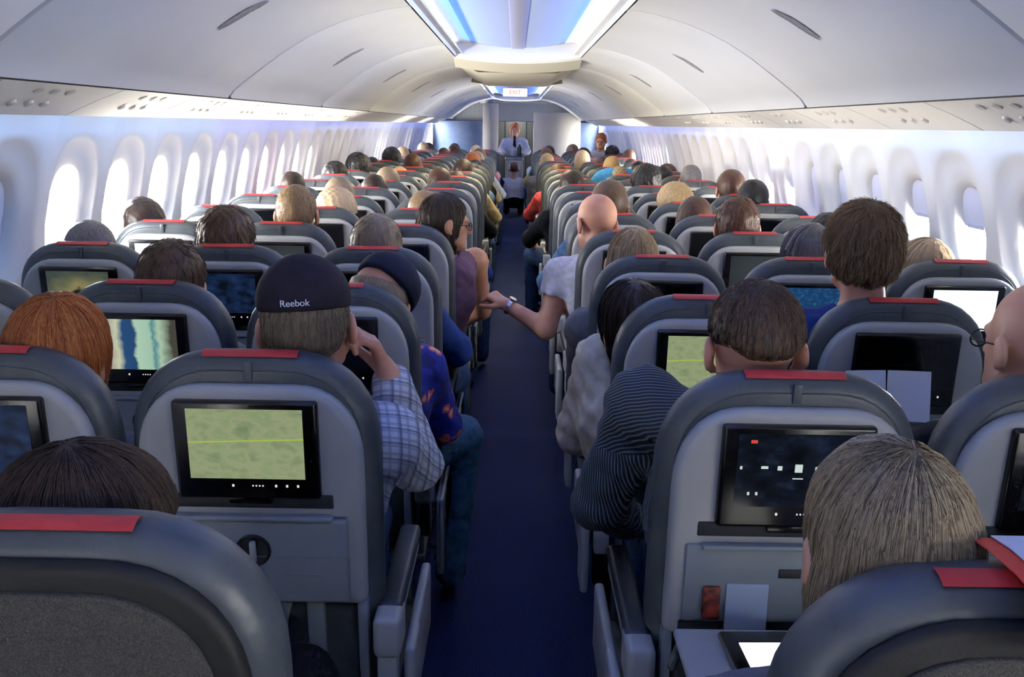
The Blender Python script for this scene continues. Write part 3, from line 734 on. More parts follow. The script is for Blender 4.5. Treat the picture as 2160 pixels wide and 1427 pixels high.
# ------------------------------------------------------------------ people: distance fields -> surface nets
class F:
    def __init__(s, xs, ys, zs):
        s.x, s.y, s.z = (np.asarray(a, np.float32) for a in (xs, ys, zs)); s.D = np.full((len(xs), len(ys), len(zs)), 1.0, np.float32)
    def blk(s, lo, hi):
        sl = []
        for a, l, h in zip((s.x, s.y, s.z), lo, hi):
            i = max(0, int(np.searchsorted(a, l))-1); j = min(len(a), int(np.searchsorted(a, h))+1)
            if j-i < 1: return None, None
            sl.append(slice(i, j))
        return tuple(sl), (s.x[sl[0]][:, None, None], s.y[sl[1]][None, :, None], s.z[sl[2]][None, None, :])
    def comb(s, sl, d, k, op):
        A = s.D[sl]
        if op == 'add':
            h = np.maximum(k-np.abs(A-d), 0)/k if k > 0 else 0; s.D[sl] = np.minimum(A, d) - h*h*k/4
        elif op == 'sub':
            d = -d; h = np.maximum(k-np.abs(A-d), 0)/k if k > 0 else 0; s.D[sl] = np.maximum(A, d) + h*h*k/4
    def cap(s, a, b, r1, r2=None, k=0.02, op='add', amp=0.0):
        r2 = r1 if r2 is None else r2; a = np.array(a, float); b = np.array(b, float); R = max(r1, r2)+k+0.03
        sl, g = s.blk(np.minimum(a, b)-R, np.maximum(a, b)+R)
        if sl is None: return
        ab = b-a; L = float(ab@ab)+1e-9
        t = np.clip(((g[0]-a[0])*ab[0]+(g[1]-a[1])*ab[1]+(g[2]-a[2])*ab[2])/L, 0, 1)
        d = np.sqrt((g[0]-a[0]-ab[0]*t)**2+(g[1]-a[1]-ab[1]*t)**2+(g[2]-a[2]-ab[2]*t)**2) - (r1+(r2-r1)*t)
        if amp: d = d + amp*(np.sin(g[2]*75+g[0]*35+np.sin(g[1]*40)*2)*np.sin(g[0]*48-g[1]*37+2+g[2]*20))
        s.comb(sl, d.astype(np.float32), k, op)
    def ell(s, c, r, Rm=None, k=0.02, op='add'):
        c = np.array(c, float); r = np.array(r, float); R = r.max()+k+0.03
        sl, g = s.blk(c-R, c+R)
        if sl is None: return
        p = [g[0]-c[0], g[1]-c[1], g[2]-c[2]]
        if Rm is not None: p = [p[0]*Rm[0][i]+p[1]*Rm[1][i]+p[2]*Rm[2][i] for i in range(3)]
        k0 = np.sqrt((p[0]/r[0])**2+(p[1]/r[1])**2+(p[2]/r[2])**2); k1 = np.sqrt((p[0]/r[0]**2)**2+(p[1]/r[1]**2)**2+(p[2]/r[2]**2)**2)+1e-6
        s.comb(sl, (k0*(k0-1)/k1).astype(np.float32), k, op)
    def plane_cut(s, n, d0, c, Rm, k=0.008):
        """remove the side where n.(local p) > d0"""
        n = np.array(n, float); wn_ = np.array(Rm)@n; g = (s.x[:, None, None], s.y[None, :, None], s.z[None, None, :])
        d = (g[0]-c[0])*wn_[0]+(g[1]-c[1])*wn_[1]+(g[2]-c[2])*wn_[2]-d0
        h = np.maximum(k-np.abs(s.D-d), 0)/k; s.D = (np.maximum(s.D, d)+h*h*k/4).astype(np.float32)
    def mesh(s):
        D = s.D; D[0] = D[-1] = 1; D[:, 0] = D[:, -1] = 1; D[:, :, 0] = D[:, :, -1] = 1
        S = D < 0; nx, ny, nz = D.shape
        cnt = np.zeros((nx-1, ny-1, nz-1), np.int8)
        corners = [(i, j, k) for i in (0, 1) for j in (0, 1) for k in (0, 1)]
        for i, j, k in corners: cnt += S[i:nx-1+i, j:ny-1+j, k:nz-1+k]
        act = np.argwhere((cnt > 0) & (cnt < 8)); idx = np.full(cnt.shape, -1, np.int32); idx[tuple(act.T)] = np.arange(len(act))
        vals = [D[act[:, 0]+i, act[:, 1]+j, act[:, 2]+k] for i, j, k in corners]
        pos = [np.stack([s.x[act[:, 0]+i], s.y[act[:, 1]+j], s.z[act[:, 2]+k]], 1) for i, j, k in corners]
        acc = np.zeros((len(act), 3)); num = np.zeros(len(act))
        for a in range(8):
            for b in range(a+1, 8):
                if sum(u != v for u, v in zip(corners[a], corners[b])) != 1: continue
                m = (vals[a] < 0) != (vals[b] < 0); den = vals[a]-vals[b]; t = np.where(m, vals[a]/np.where(np.abs(den) < 1e-9, 1, den), 0)
                acc += np.where(m[:, None], pos[a]+(pos[b]-pos[a])*t[:, None], 0); num += m
        V = acc/num[:, None]; faces = []
        for ax in range(3):
            sl0 = [slice(1, -1)]*3; sl1 = [slice(1, -1)]*3; sl0[ax] = slice(0, D.shape[ax]-1); sl1[ax] = slice(1, D.shape[ax])
            a, b = S[tuple(sl0)], S[tuple(sl1)]; e = np.argwhere(a != b)
            if not len(e): continue
            fl = a[tuple(e.T)]; off = [1, 1, 1]; off[ax] = 0; p = e+off
            u, v = [(1, 2), (2, 0), (0, 1)][ax]; du = np.zeros(3, int); dv = np.zeros(3, int); du[u] = 1; dv[v] = 1
            q = [p-du-dv, p-dv, p, p-du]; ids = np.stack([idx[tuple(x.T)] for x in q], 1); ids[~fl] = ids[~fl][:, ::-1]
            faces.append(ids)
        Fq = np.concatenate(faces) if faces else np.zeros((0, 4), int)
        return V, Fq[(Fq >= 0).all(1)]

def axis(lo, hi, h, fine=()):
    out = [lo]; x = lo
    while x < hi:
        st = h
        for a, b, hf in fine:
            if a <= x < b: st = min(st, hf)
            elif x < a < x+st: st = max(a-x, hf*0.5)
        x += st; out.append(x)
    return out
def rot(yaw=0, pitch=0, tiltr=0):
    return np.array((Matrix.Rotation(math.radians(yaw), 3, 'Z') @ Matrix.Rotation(math.radians(pitch), 3, 'X') @ Matrix.Rotation(math.radians(tiltr), 3, 'Y')))

def head(f, H, R, sc=1.0):
    def P(*p): return H + R @ (np.array(p)*sc)
    f.ell(P(0, -.014, .028), np.array((.077, .096, .089))*sc, R, 0.01)
    f.ell(P(0, .034, -.040), np.array((.060, .058, .074))*sc, R, 0.03)
    f.ell(P(0, .066, -.088), np.array((.026, .022, .020))*sc, R, 0.025)
    f.cap(P(-.052, .012, -.070), P(-.02, .068, -.092), .016, .014, 0.03); f.cap(P(.052, .012, -.070), P(.02, .068, -.092), .016, .014, 0.03)
    f.ell(P(0, .080, .014), np.array((.046, .014, .010))*sc, R, 0.02)
    for s in (-1, 1): f.ell(P(s*.030, .100, -.008), np.array((.017, .014, .011))*sc, R, 0.016, 'sub')
    for s in (-1, 1): f.ell(P(s*.030, .074, -.009), np.array((.0125, .0125, .0125))*sc, R, 0.004)
    f.cap(P(0, .090, -.004), P(0, .110, -.034), .0075, .012, 0.012); f.ell(P(0, .100, -.040), np.array((.017, .010, .008))*sc, R, 0.010)
    f.ell(P(0, .090, -.062), np.array((.023, .009, .006))*sc, R, 0.006); f.ell(P(0, .088, -.071), np.array((.019, .009, .006))*sc, R, 0.006)
    for s in (-1, 1):
        Re = R @ rot(yaw=s*18, pitch=-12)
        f.ell(P(s*.087, -.008, -.012), np.array((.010, .022, .034))*sc, Re, 0.006); f.ell(P(s*.097, .000, -.010), np.array((.006, .012, .020))*sc, Re, 0.004, 'sub')
        f.ell(P(s*.078, .004, -.040), np.array((.008, .010, .010))*sc, Re, 0.006)

def hand(f, W, d, n, curl=0.5, side=1, spread=0.35):
    """W wrist, d finger direction, n palm normal (side the fingers curl to)"""
    d = np.array(d, float); d /= np.linalg.norm(d); n = np.array(n, float); n -= d*(n@d); n /= np.linalg.norm(n); s = np.cross(d, n)*side
    W = np.array(W, float)
    f.cap(W-d*.01, W+d*.03, .023, .020, 0.015)
    for i, (o, L) in enumerate(((-.029, .88), (-.010, 1.0), (.010, .95), (.027, .76))):
        kn = W + d*(.088-.004*abs(i-1)) + s*o
        f.cap(W+d*.02+s*o*.55, kn, .013, .0105, 0.012)
        p = kn; dd = d + s*o*spread*3; dd /= np.linalg.norm(dd)
        for j, ln in enumerate((.040, .026, .021)):
            ang = curl*(0.9+0.35*j)*(1+0.08*i); ca, sa = math.cos(ang), math.sin(ang)
            # rotate dd toward n about s
            perp = n*(dd@d) - d*(dd@n); perp = perp/ (np.linalg.norm(perp)+1e-9); dd = dd*ca + perp*sa; dd /= np.linalg.norm(dd)
            q = p + dd*ln*L; f.cap(p, q, .0098-.0008*j, .0090-.0008*j, 0.004); p = q
    b = W+d*.022-s*.022+n*.006; m1 = b+d*.028-s*.026+n*.012; m2 = m1+d*.026-s*.006+n*.014; m3 = m2+d*.020+s*.004+n*.012
    f.cap(b, m1, .014, .011, 0.01); f.cap(m1, m2, .0105, .0098, 0.004); f.cap(m2, m3, .0098, .0082, 0.004)

def joints(hx, zt, hy=-0.08, yaw=0, pitch=0, tl=0, lean=0.0, arms=None, px=0.0, sh=0.165, shrot=0.0, small=1.0):
    """seated figure, coordinates relative to the seat reference; zt is the top of the head"""
    R = rot(yaw, pitch, tl); H = np.array((hx, hy, zt-0.128))
    N = H + rot(yaw*0.4, pitch*0.5, tl)@np.array((0, -0.030, -0.150)); N[0] = hx*0.85+px*0.15
    Pv = np.array((px, 0.0, 0.555)); Ch = Pv + (N-Pv)*0.62 + np.array((0, -0.005, 0)); c, s_ = math.cos(shrot), math.sin(shrot)
    J = dict(H=H, R=R, N=N, P=Pv, Ch=Ch, hy=hy, zt=zt)
    for k, s in (('l', -1), ('r', 1)):
        J['s'+k] = N + np.array((s*sh*c, s*sh*s_-.005, -0.075 + s*lean))
        J['e'+k] = np.array((J['s'+k][0]*0.6+px*.4 + s*0.085, 0.09, J['s'+k][2]-0.26)); J['w'+k] = np.array((px+s*0.11, 0.31, 0.665))
        J['hip'+k] = Pv + np.array((s*0.085, 0.03, -0.01)); J['kn'+k] = np.array((px+s*0.10, 0.43, 0.560)); J['an'+k] = np.array((px+s*0.10, 0.37, 0.095)); J['toe'+k] = J['an'+k] + np.array((0, 0.15, -0.055))
    if arms:
        for k, v in arms.items(): J[k] = np.array(v, float)
    return J
def body(f, J, g=0.0, part='all', hands=None, sleeve='long', amp=0.0, sc=1.0):
    """part all = skin; top = garment for torso and sleeves; legs = trousers"""
    P, Ch, N = J['P'], J['Ch'], J['N']
    X = np.array((1, 0, 0.0))
    if part in ('all', 'top'):
        for s in (-1, 1):
            f.cap(P+X*s*.060, Ch+X*s*.070, .098+g, .100+g, 0.06, amp=amp); f.cap(Ch+X*s*.070, N+X*s*.060+np.array((0, 0, -.085)), .100+g, .072+g, 0.06, amp=amp)
        for k in 'lr':
            f.cap(N+np.array((0, 0, -.045)), J['s'+k], .050+g, .056+g, 0.05, amp=amp)
            f.cap(J['s'+k], J['e'+k], (.054+g*1.3)*sc, (.043+g*1.3)*sc, 0.03, amp=amp)
            if part == 'all' or sleeve == 'long':
                w = J['w'+k]; e = J['e'+k]; w2 = w if part == 'all' else w-(w-e)*0.06
                f.cap(e, w2, (.042+g*1.3)*sc, (.028+g*(1.3 if part == 'top' else 1))*sc, 0.02, amp=amp)
            if part == 'top' and sleeve == 'short': pass
    if part in ('all',):
        f.cap(J['H']+J['R']@np.array((0, -.022, -.055)), N+np.array((0, -.004, -.03)), .054*sc, .060*sc, 0.03)
        head(f, J['H'], J['R'])
        for k, s in (('l', -1), ('r', 1)):
            hd = (hands or {}).get(k)
            if hd: hand(f, J['w'+k], hd['d'], hd['n'], hd.get('curl', .5), hd.get('side', 1))
            else: hand(f, J['w'+k], (-s*0.35, 1, -0.15), (0, -0.1, -1), 0.35, -s)
    if part in ('all', 'legs'):
        for k in 'lr':
            f.cap(J['hip'+k], J['kn'+k], .082+g, .058+g, 0.04, amp=amp); f.cap(J['kn'+k], J['an'+k], .055+g, .036+g*1.6, 0.02, amp=amp)
            if part == 'all': f.cap(J['an'+k], J['toe'+k], .036, .026, 0.02)
        if part == 'legs': f.cap(P-X*.05, P+X*.05, .104+g, .104+g, 0.04)

def hair_field(J, style, h=0.006):
    H, R = J['H'], J['R']; lo = H-0.17; hi = H+0.17
    if style in ('long', 'ponytail'): lo = lo - np.array((0.02, 0.03, 0.22))
    f = F(axis(lo[0], hi[0], h), axis(lo[1], hi[1], h), axis(lo[2], hi[2], h))
    def P(*p): return H + R@np.array(p)
    t = dict(short=.011, crop=.006, shaggy=.018, bob=.011, long=.007, balding=.007, fringe=.006, ponytail=.010, curly=.030).get(style, .01)
    f.ell(P(0, -.016, .030), ((.078 if style != 'long' else .076)+t, .098+t, .090+t), R, 0.01)
    if style in ('short', 'shaggy', 'crop', 'balding', 'fringe', 'curly'):
        f.ell(P(0, -.050, -.020), (.060+t, .050+t, .060+t*.5), R, 0.03)
        f.plane_cut((0, .35, -1), J.get('nape', .030), H, R, .028)
        f.ell(P(.100, .010, -.028), (.032, .036, .048), R, .008, 'sub'); f.ell(P(-.100, .010, -.028), (.032, .036, .048), R, .008, 'sub')
    if J.get('sidecut'):
        for s in (-1, 1): f.ell(P(s*.080, -.055, -.040), (.042, .055, .042), R, .02, 'sub')
    if style == 'bob':
        f.ell(P(0, -.022, -.020), (.090, .094, .100), R, 0.03); f.ell(P(0, -.03, -.06), (.086, .076, .075), R, 0.03)
        f.plane_cut((0, .1, -1), .125, H, R)
    if style == 'long':
        f.ell(P(0, -.028, -.020), (.080, .088, .11), R, 0.03)
        B = P(0, -.045, -.06)
        for s in (-1, 0, 1): f.cap(B+np.array((s*.045, 0, 0)), B+np.array((s*.060, -.01, -.20)), .050, .030, 0.04)
    if style == 'ponytail':
        f.plane_cut((0, .25, -1), .062, H, R); f.cap(P(0, -.12, .02), P(0, -.145, -.12), .022, .010, 0.02)
    # open the face
    if style in ('bob', 'long'): f.ell(P(0, .110, -.045), (.070, .085, .105), R, .015, 'sub')
    else: f.ell(P(0, .125, -.030), (.095, .090, .098), R, .012, 'sub')
    if style == 'fringe': f.ell(P(0, .01, .115), (.072, .085, .060), R, .01, 'sub')
    if style == 'balding': f.ell(P(0, .075, .105), (.060, .060, .050), R, .01, 'sub')
    # tousle
    g = (f.x[:, None, None], f.y[None, :, None], f.z[None, None, :])
    a = dict(shaggy=.0035, curly=.006, short=.0018, long=.002, bob=.0015).get(style, .001)
    f.D += (a*np.sin(g[0]*160+np.sin(g[2]*60)*2)*np.sin(g[1]*140+g[2]*70)).astype(np.float32)
    return f
def strands(V, Fq, J, n, L, rad, lift, style):
    bv = BVHTree.FromPolygons([tuple(v) for v in V], [tuple(q) for q in Fq]); crown = Vector(J['H'] + J['R']@np.array((0.01, -.045, .115)))
    tri = V[Fq]; c = tri.mean(1); ar = np.linalg.norm(np.cross(tri[:, 2]-tri[:, 0], tri[:, 3]-tri[:, 1]), axis=1)
    if style in ('long', 'bob'): ar = ar*np.clip((c[:, 2]-J['H'][2]+.06)/.06, 0.05, 1)
    pick = np.random.choice(len(c), n, p=ar/ar.sum()); g = G(); tones = []
    down = Vector((0, 0, -1)); VV = []; FF = []; steps = 9 if L > .06 else 5
    for pi in pick:
        p = Vector(c[pi]) + Vector(np.random.normal(0, .004, 3)); l = L*random.uniform(.6, 1.1); lf = lift*random.uniform(.2, 1.0); jit = Vector(np.random.normal(0, .16 if L < .06 else .05, 3)); path = []
        for k in range(steps):
            loc, nor, _, _ = bv.find_nearest(p)
            if loc is None: break
            nor = nor if nor.dot(loc-Vector(J['H'])) > 0 else -nor
            path.append(loc + nor*(0.0016 + lf*(k/(steps-1))**1.5))
            d = (loc-crown); d = d.normalized()*(0.9 if L < .08 else max(.15, 1-k*.2)) + down*(0.35 if L < .08 else 0.9+.15*k) + jit; d -= nor*d.dot(nor)
            if d.length < 1e-5: break
            p = loc + d.normalized()*l/(steps-1)
        if len(path) < 3: continue
        t = (path[-1]-path[0]).normalized(); u = t.orthogonal().normalized(); w = t.cross(u); b = len(VV); ph = math.atan2(c[pi][1]-crown.y, c[pi][0]-crown.x); tn = min(1, max(0, .48+.22*math.sin(ph*23)+.16*math.sin(ph*57+1)+.5*(random.random()-.5)))
        for i, q in enumerate(path):
            rr = rad*(1.0 - 0.75*(i/(len(path)-1))**2)
            for a in range(3): VV.append(q + (u*math.cos(2.094*a)+w*math.sin(2.094*a))*rr); tones.append(tn)
        for i in range(len(path)-1):
            for a in range(3): FF.append((b+i*3+a, b+i*3+(a+1) % 3, b+i*3+3+(a+1) % 3, b+i*3+3+a))
    return VV, FF, tones

def mesh_field(name, f, m, parent, smooth_it=1):
    V, Q = f.mesh()
    o = link_mesh(name, V, Q, m, parent, True); return o

def build_person(sp):
    """sp: J joints, res, styles, mats; origin = root location"""
    J = sp['J']; root = sp['root']; h = sp.get('h', 0.013); hf = sp.get('hf', 0.0065)
    H = J['H']; allp = np.array([v for k, v in J.items() if isinstance(v, np.ndarray) and v.shape == (3,)])
    lo = allp.min(0)-0.15; hi = allp.max(0)+0.15; hi[2] = H[2]+0.16; lo[2] = max(-.0, allp[:, 2].min()-.05)
    fin = [[(H[i]-.13, H[i]+.13, hf)] for i in range(3)]
    for k in sp.get('finehands', ''):
        w = J['w'+k]; d = np.array(sp['hands'][k]['d'], float); d /= np.linalg.norm(d); c = w+d*.07
        for i in range(3): fin[i].append((c[i]-.11, c[i]+.11, 0.0048))
    ax = [axis(lo[i], hi[i], h, fin[i]) for i in range(3)]
    f = F(*ax); body(f, J, 0, 'all', sp.get('hands'), sc=sp.get('sc', 1.0))
    for fn in sp.get('extra', []): fn(f)
    mesh_field('body', f, sp['skin'], root)
    hc = [axis(lo[i], hi[i], 0.011) for i in range(3)]
    f = F(*hc); body(f, J, 0.012, 'top', sleeve=sp.get('sleeve', 'long'), amp=sp.get('amp', 0.004), sc=sp.get('sc', 1.0))
    if sp.get('sleeve') == 'tank':
        for k in 'lr': f.cap(J['s'+k]+np.array((0, 0, .015)), J['e'+k], .082, .080, .006, 'sub')
    f.cap(J['N']+np.array((0, .0, -.015)), H+J['R']@np.array((0, -.01, .0)), .066, .08, .006, 'sub')
    if sp.get('collar'):
        n = J['N']
        for q in range(14):
            a = 2*PI*q/14; b = 2*PI*(q+1)/14
            f.cap(n+np.array((.068*math.cos(a), .062*math.sin(a)-.004, .010-.018*math.sin(a))), n+np.array((.068*math.cos(b), .062*math.sin(b)-.004, .010-.018*math.sin(b))), .012, .012, .008)
    f.plane_cut((0, 0, -1), -(0.50), np.zeros(3), np.eye(3))
    if sp.get('sleeve') == 'short':
        for k in 'lr':
            e, s_ = J['e'+k], J['s'+k]; f.cap(e+(s_-e)*.30, e, .092, .092, .004, 'sub')
    mesh_field('shirt', f, sp['top'], root)
    lowz = J['P'][2] + 0.14
    f = F(axis(lo[0], hi[0], 0.014), axis(lo[1], hi[1], 0.014), axis(lo[2], lowz, 0.014)); body(f, J, 0.010, 'legs', amp=0.003)
    mesh_field('trousers', f, sp['pants'], root)
    st = sp.get('style')
    if st and st != 'bald':
        f = hair_field(J, st, sp.get('hh', 0.006))
        if sp.get('hatcut'): f.plane_cut((0, .12, 1), .050, J['H'], J['R'])
        V, Q = f.mesh(); tone = [0.30]*len(V)
        V2 = [tuple(v) for v in V]; Q2 = [tuple(q) for q in Q]
        ns = sp.get('strands', 0)
        if ns:
            L = dict(short=.022, crop=.012, shaggy=.038, balding=.014, fringe=.02, bob=.15, long=.28, curly=.04, ponytail=.1)[st]
            a, b, c = strands(V, Q, J, ns, sp.get('sl', L), sp.get('sr', 0.0011), dict(short=.004, shaggy=.012, crop=.002, curly=.012).get(st, .003), st)
            bb = len(V2); V2 += [tuple(x) for x in a]; Q2 += [tuple(i+bb for i in q) for q in b]; tone += c
        link_mesh('hair', V2, Q2, sp['hair'], root, True, tone=tone)
    # eyes
    if sp.get('face', True):
        for s in (-1, 1):
            g = G(); c = H + J['R']@np.array((s*.030, .0765, -.009)); rr = .0115
            g.loft([[tuple(c + J['R']@np.array((rr*math.sin(a)*math.cos(t), rr*math.cos(a), rr*math.sin(a)*math.sin(t)))) for t in [2*PI*i/10 for i in range(10)]] for a in (0.05, .5, 1.0, 1.6, 2.4, 3.1)])
            g.build('eye', M['eye'], root)
M['eye'] = mat('eye_white', (70, 56, 50), 0.2)

def glasses(J, root, m):
    g = G(); H, R = J['H'], J['R']
    for s in (-1, 1):
        g.tube([tuple(H+R@np.array((s*.032+.022*math.cos(t), .104, -.010+.017*math.sin(t)))) for t in [2*PI*i/16 for i in range(16)]], .0018, 6, closed=True)
        g.tube([tuple(H+R@np.array(p)) for p in ((s*.054, .102, -.004), (s*.078, .075, -.004), (s*.088, .0, .000), (s*.086, -.02, -.016))], .0018, 6)
    g.tube([tuple(H+R@np.array(p)) for p in ((-.010, .105, -.006), (0, .108, -.003), (.010, .105, -.006))], .0018, 6)
    g.build('glasses', m, root)
def cap_hat(J, root, m, brim=True, opening=False):
    H, R = J['H'], J['R']
    if opening: R = R @ rot(0, -20, 10); H = H + np.array((.004, .0, .006))
    f = F(axis(H[0]-.16, H[0]+.16, .006), axis(H[1]-.24, H[1]+.24, .006), axis(H[2]-.1, H[2]+.19, .006))
    P = lambda *p: H+R@np.array(p)
    f.ell(P(0, -.014, .034), (.088, .110, .104), R, .01); f.ell(P(0, -.016, .062), (.086, .106, .070), R, .02)
    f.plane_cut((0, -.12, -1), -.032, H, R, .004)
    if brim:
        for t in np.linspace(-.055, .055, 7): f.cap(P(t, .085, .028), P(t*.85, .165-abs(t)*.5, .012), .005, .004, .01)
    if opening: f.ell(P(0, -.125, .022), (.034, .05, .026), R, .004, 'sub')
    V, Q = f.mesh(); o = link_mesh('cap', V, Q, m, root, True); return o

ROOTS = {}
def person(s, n, c, hx, zt, label, **kw):
    """hx: offset of the head from the seat middle (m)"""
    Yr = (YL if s == 'L' else YR) + ROW*n
    root = empty('person', (seat_x(s, c), Yr+0.21, 0)); tag(root, label, 'person', 'seated passengers')
    J = joints(hx, zt, kw.pop('hy', -0.08), kw.pop('yaw', 0), kw.pop('pitch', 0), kw.pop('tl', 0), kw.pop('lean', 0), None, kw.pop('px', 0), kw.pop('sh', 0.165), kw.pop('shrot', 0))
    J['nape'] = kw.pop('nape', .030); J['sidecut'] = kw.pop('sidecut', False)
    loc = np.array(root.location)
    for k, v in kw.pop('world', {}).items(): J[k] = np.array(v, float) - loc
    for k, v in kw.pop('loc', {}).items(): J[k] = np.array(v, float)
    glass = kw.pop('glasses', None); hat = kw.pop('hat', None)
    sp = dict(J=J, root=root, skin=SKIN[kw.pop('skin', 'fair')], top=CL[kw.pop('top', 'grey')], pants=CL[kw.pop('pants', 'jeans')], hair=HAIR[kw.pop('hair', 'brown')]); sp.update(kw); sp['hatcut'] = hat is not None
    build_person(sp)
    sp2 = None
    if glass: glasses(J, root, M['black'])
    if hat:
        ch = cap_hat(J, root, CL[hat[0]], *hat[1:3])
        if len(hat) > 3:
            m3 = Matrix([list(J['R'][i]) for i in range(3)]).to_4x4() @ Matrix.Rotation(PI/2-.18, 4, 'X')
            lettering(hat[3], .0175, M['paper'], ch, Vector(J['H'] + J['R']@np.array((-.004, -.1285, .064))), m3, .0025)
    ROOTS[(s, n, c)] = (root, J)
    return root, J

# ---- first rows, each figure on its own
person('L', 0, 0, -.030, 1.180, 'person with dark brown hair leaning low in the nearest left seat', yaw=-58, pitch=-10, style='bob', hair='darkbrown', top='black', pants='black', strands=5000, hh=.005, hy=-.07, sr=.0007, loc=dict(er=(.13, .04, .68), wr=(-.02, .22, .63)))
person('L', 1, 1, .075, 1.226, 'person with a ginger bob in the second-row middle seat, left', yaw=-8, tl=5, style='bob', hair='ginger', top='grey', strands=4500, sl=.13, hh=.005, sr=.0008)
r3, J3 = person('L', 1, 0, .071, 1.300, 'person in black cap and blue plaid shirt holding their right ear', yaw=6, tl=-3, style='crop', hair='greybrown', top='plaid', pants='jeans', strands=2600, sr=.0007, collar=True,
    world=dict(er=(-.218, 2.10, .815), wr=(-.256, 1.965, 1.047)), hands=dict(r=dict(d=(-.34, -.06, .80), n=(-.88, -.30, -.25), curl=.62, side=1), l=dict(d=(.35, 1, -.15), n=(0, -.1, -1), curl=.35, side=1)), finehands='r', lean=.0, shrot=0.0, amp=.0025, hat=('cap', True, False, 'Reebok'), skin='pink')
person('L', 2, 1, .028, 1.240, 'person with brown hair just above the second-row middle seat, left', style='short', hair='brown', top='grey', strands=900, tl=4)
person('L', 2, 0, .105, 1.195, 'person in navy cap and blue floral shirt leaning into the aisle', yaw=-12, pitch=-20, tl=8, style='crop', hair='greytan', skin='pink', top='floral', pants='palejeans', hat=('capnavy', True, True),
    world=dict(sr=(-.265, 2.73, .875), er=(-.215, 2.86, .670), wr=(-.235, 3.05, .640), knr=(-.165, 3.07, .570), anr=(-.20, 3.06, .10), toer=(-.20, 3.20, .04)))
person('L', 3, 2, -.035, 1.214, 'person with short grey hair in the fourth row window seat, left', style='crop', hair='grey', top='grey')
person('L', 3, 1, -.045, 1.262, 'person with tufty brown hair in the fourth row middle seat, left', style='shaggy', hair='brown', top='black', strands=500)
person('L', 3, 0, -.008, 1.248, 'person with sandy grey hair and navy sleeve, fourth row aisle seat left', style='short', hair='greytan', top='blue', pants='jeans', strands=500, world=dict(er=(-.215, 3.62, .730), wr=(-.26, 3.85, .66), knr=(-.24, 3.85, .57), anr=(-.26, 3.84, .10), toer=(-.26, 3.97, .04)))
person('L', 4, 2, -.130, 1.234, 'person with dark hair leaning toward the left windows', style='short', hair='darkbrown', top='navy', tl=-12, px=-.03)
person('L', 4, 1, .032, 1.300, 'person with short golden-brown hair, taller than the seats around, left', style='crop', hair='sandy', top='grey', strands=500, skin='fair')
person('L', 4, 0, .180, 1.272, 'person with long dark hair and glasses looking across the aisle', yaw=-72, pitch=-4, tl=0, style='long', hair='darkbrown', top='mauve', pants='jeans', sleeve='tank', glasses=True, px=.06, strands=700,
    world=dict(sr=(-.180, 4.40, .960), er=(-.150, 4.50, .720), wr=(-.23, 4.70, .63)), hf=.0055, skin='tan', hy=-.06)
# right side
person('R', 0, 0, -.072, 1.238, 'person with long ash-blonde hair in the nearest right seat', yaw=6, tl=-4, style='long', hair='ash', top='grey', strands=11000, hh=.005, hy=-.07, sr=.0007, sl=.24)
person('R', 1, 0, -.036, 1.288, 'person with thinning dark hair in a navy striped shirt', yaw=3, pitch=-13, tl=0, style='balding', nape=-.010, sidecut=True, hair='thinbrown', skin='pink', top='striped', pants='jeans', strands=4500, sr=.0007, collar=True, px=-.03,
    world=dict(sl=(.255, 1.870, 1.030), el=(.185, 1.960, .790), wl=(.275, 2.16, .660)), sh=.18, amp=.005, lean=-.0)
person('R', 1, 1, .000, 1.306, 'bald person with glasses in a black shirt at the right edge', yaw=18, style='bald', skin='fair', top='black', glasses=True, px=-.0, sc=1.0)
person('R', 2, 0, -.165, 1.168, 'person with dark hair and cream sweater leaning toward the aisle', yaw=20, tl=-14, style='bob', hair='darkbrown', top='cream', pants='black', px=-.06, strands=900, sl=.1,
    world=dict(sl=(.235, 2.62, .930), el=(.185, 2.72, .700), wl=(.26, 2.90, .62)), amp=.007)
person('R', 2, 1, -.062, 1.375, 'tall person with tousled brown hair and bare neck, right middle seat', yaw=-4, style='shaggy', hair='sandy', skin='pink', top='blue', strands=5200, sl=.032, sr=.0008, nape=.052)
person('R', 3, 0, -.080, 1.230, 'person with straight blonde hair in the fourth row aisle seat, right', style='long', hair='blonde', top='grey', strands=900)
person('R', 3, 1, .030, 1.250, 'person with grey hair behind the tall brown-haired person', style='bob', hair='grey', top='grey', strands=500)
person('R', 3, 2, -.058, 1.206, 'person with pale blonde hair against the bright right wall', style='bob', hair='pale', top='grey', strands=500)
person('R', 4, 0, -.142, 1.292, 'bald person in white t-shirt stretching an arm into the aisle', yaw=28, pitch=-6, style='bald', skin='pink', top='white', pants='black', sleeve='short', px=-.04, hy=-.05,
    world=dict(sl=(.195, 4.20, .935), el=(.140, 4.16, .705), wl=(-.030, 4.22, .795)), hands=dict(l=dict(d=(-.55, .25, .32), n=(.2, .2, -1), curl=1.15, side=-1), r=dict(d=(-.35, 1, -.15), n=(0, -.1, -1), curl=.35, side=-1)), finehands='l')
person('R', 4, 1, -.040, 1.284, 'person with short reddish-brown hair, fifth row middle seat right', yaw=-6, style='short', hair='auburn', skin='pink', top='grey', strands=500)
person('R', 4, 2, -.150, 1.222, 'person showing only a sliver of dark hair, fifth row window right', style='short', hair='nearblack', top='navy')

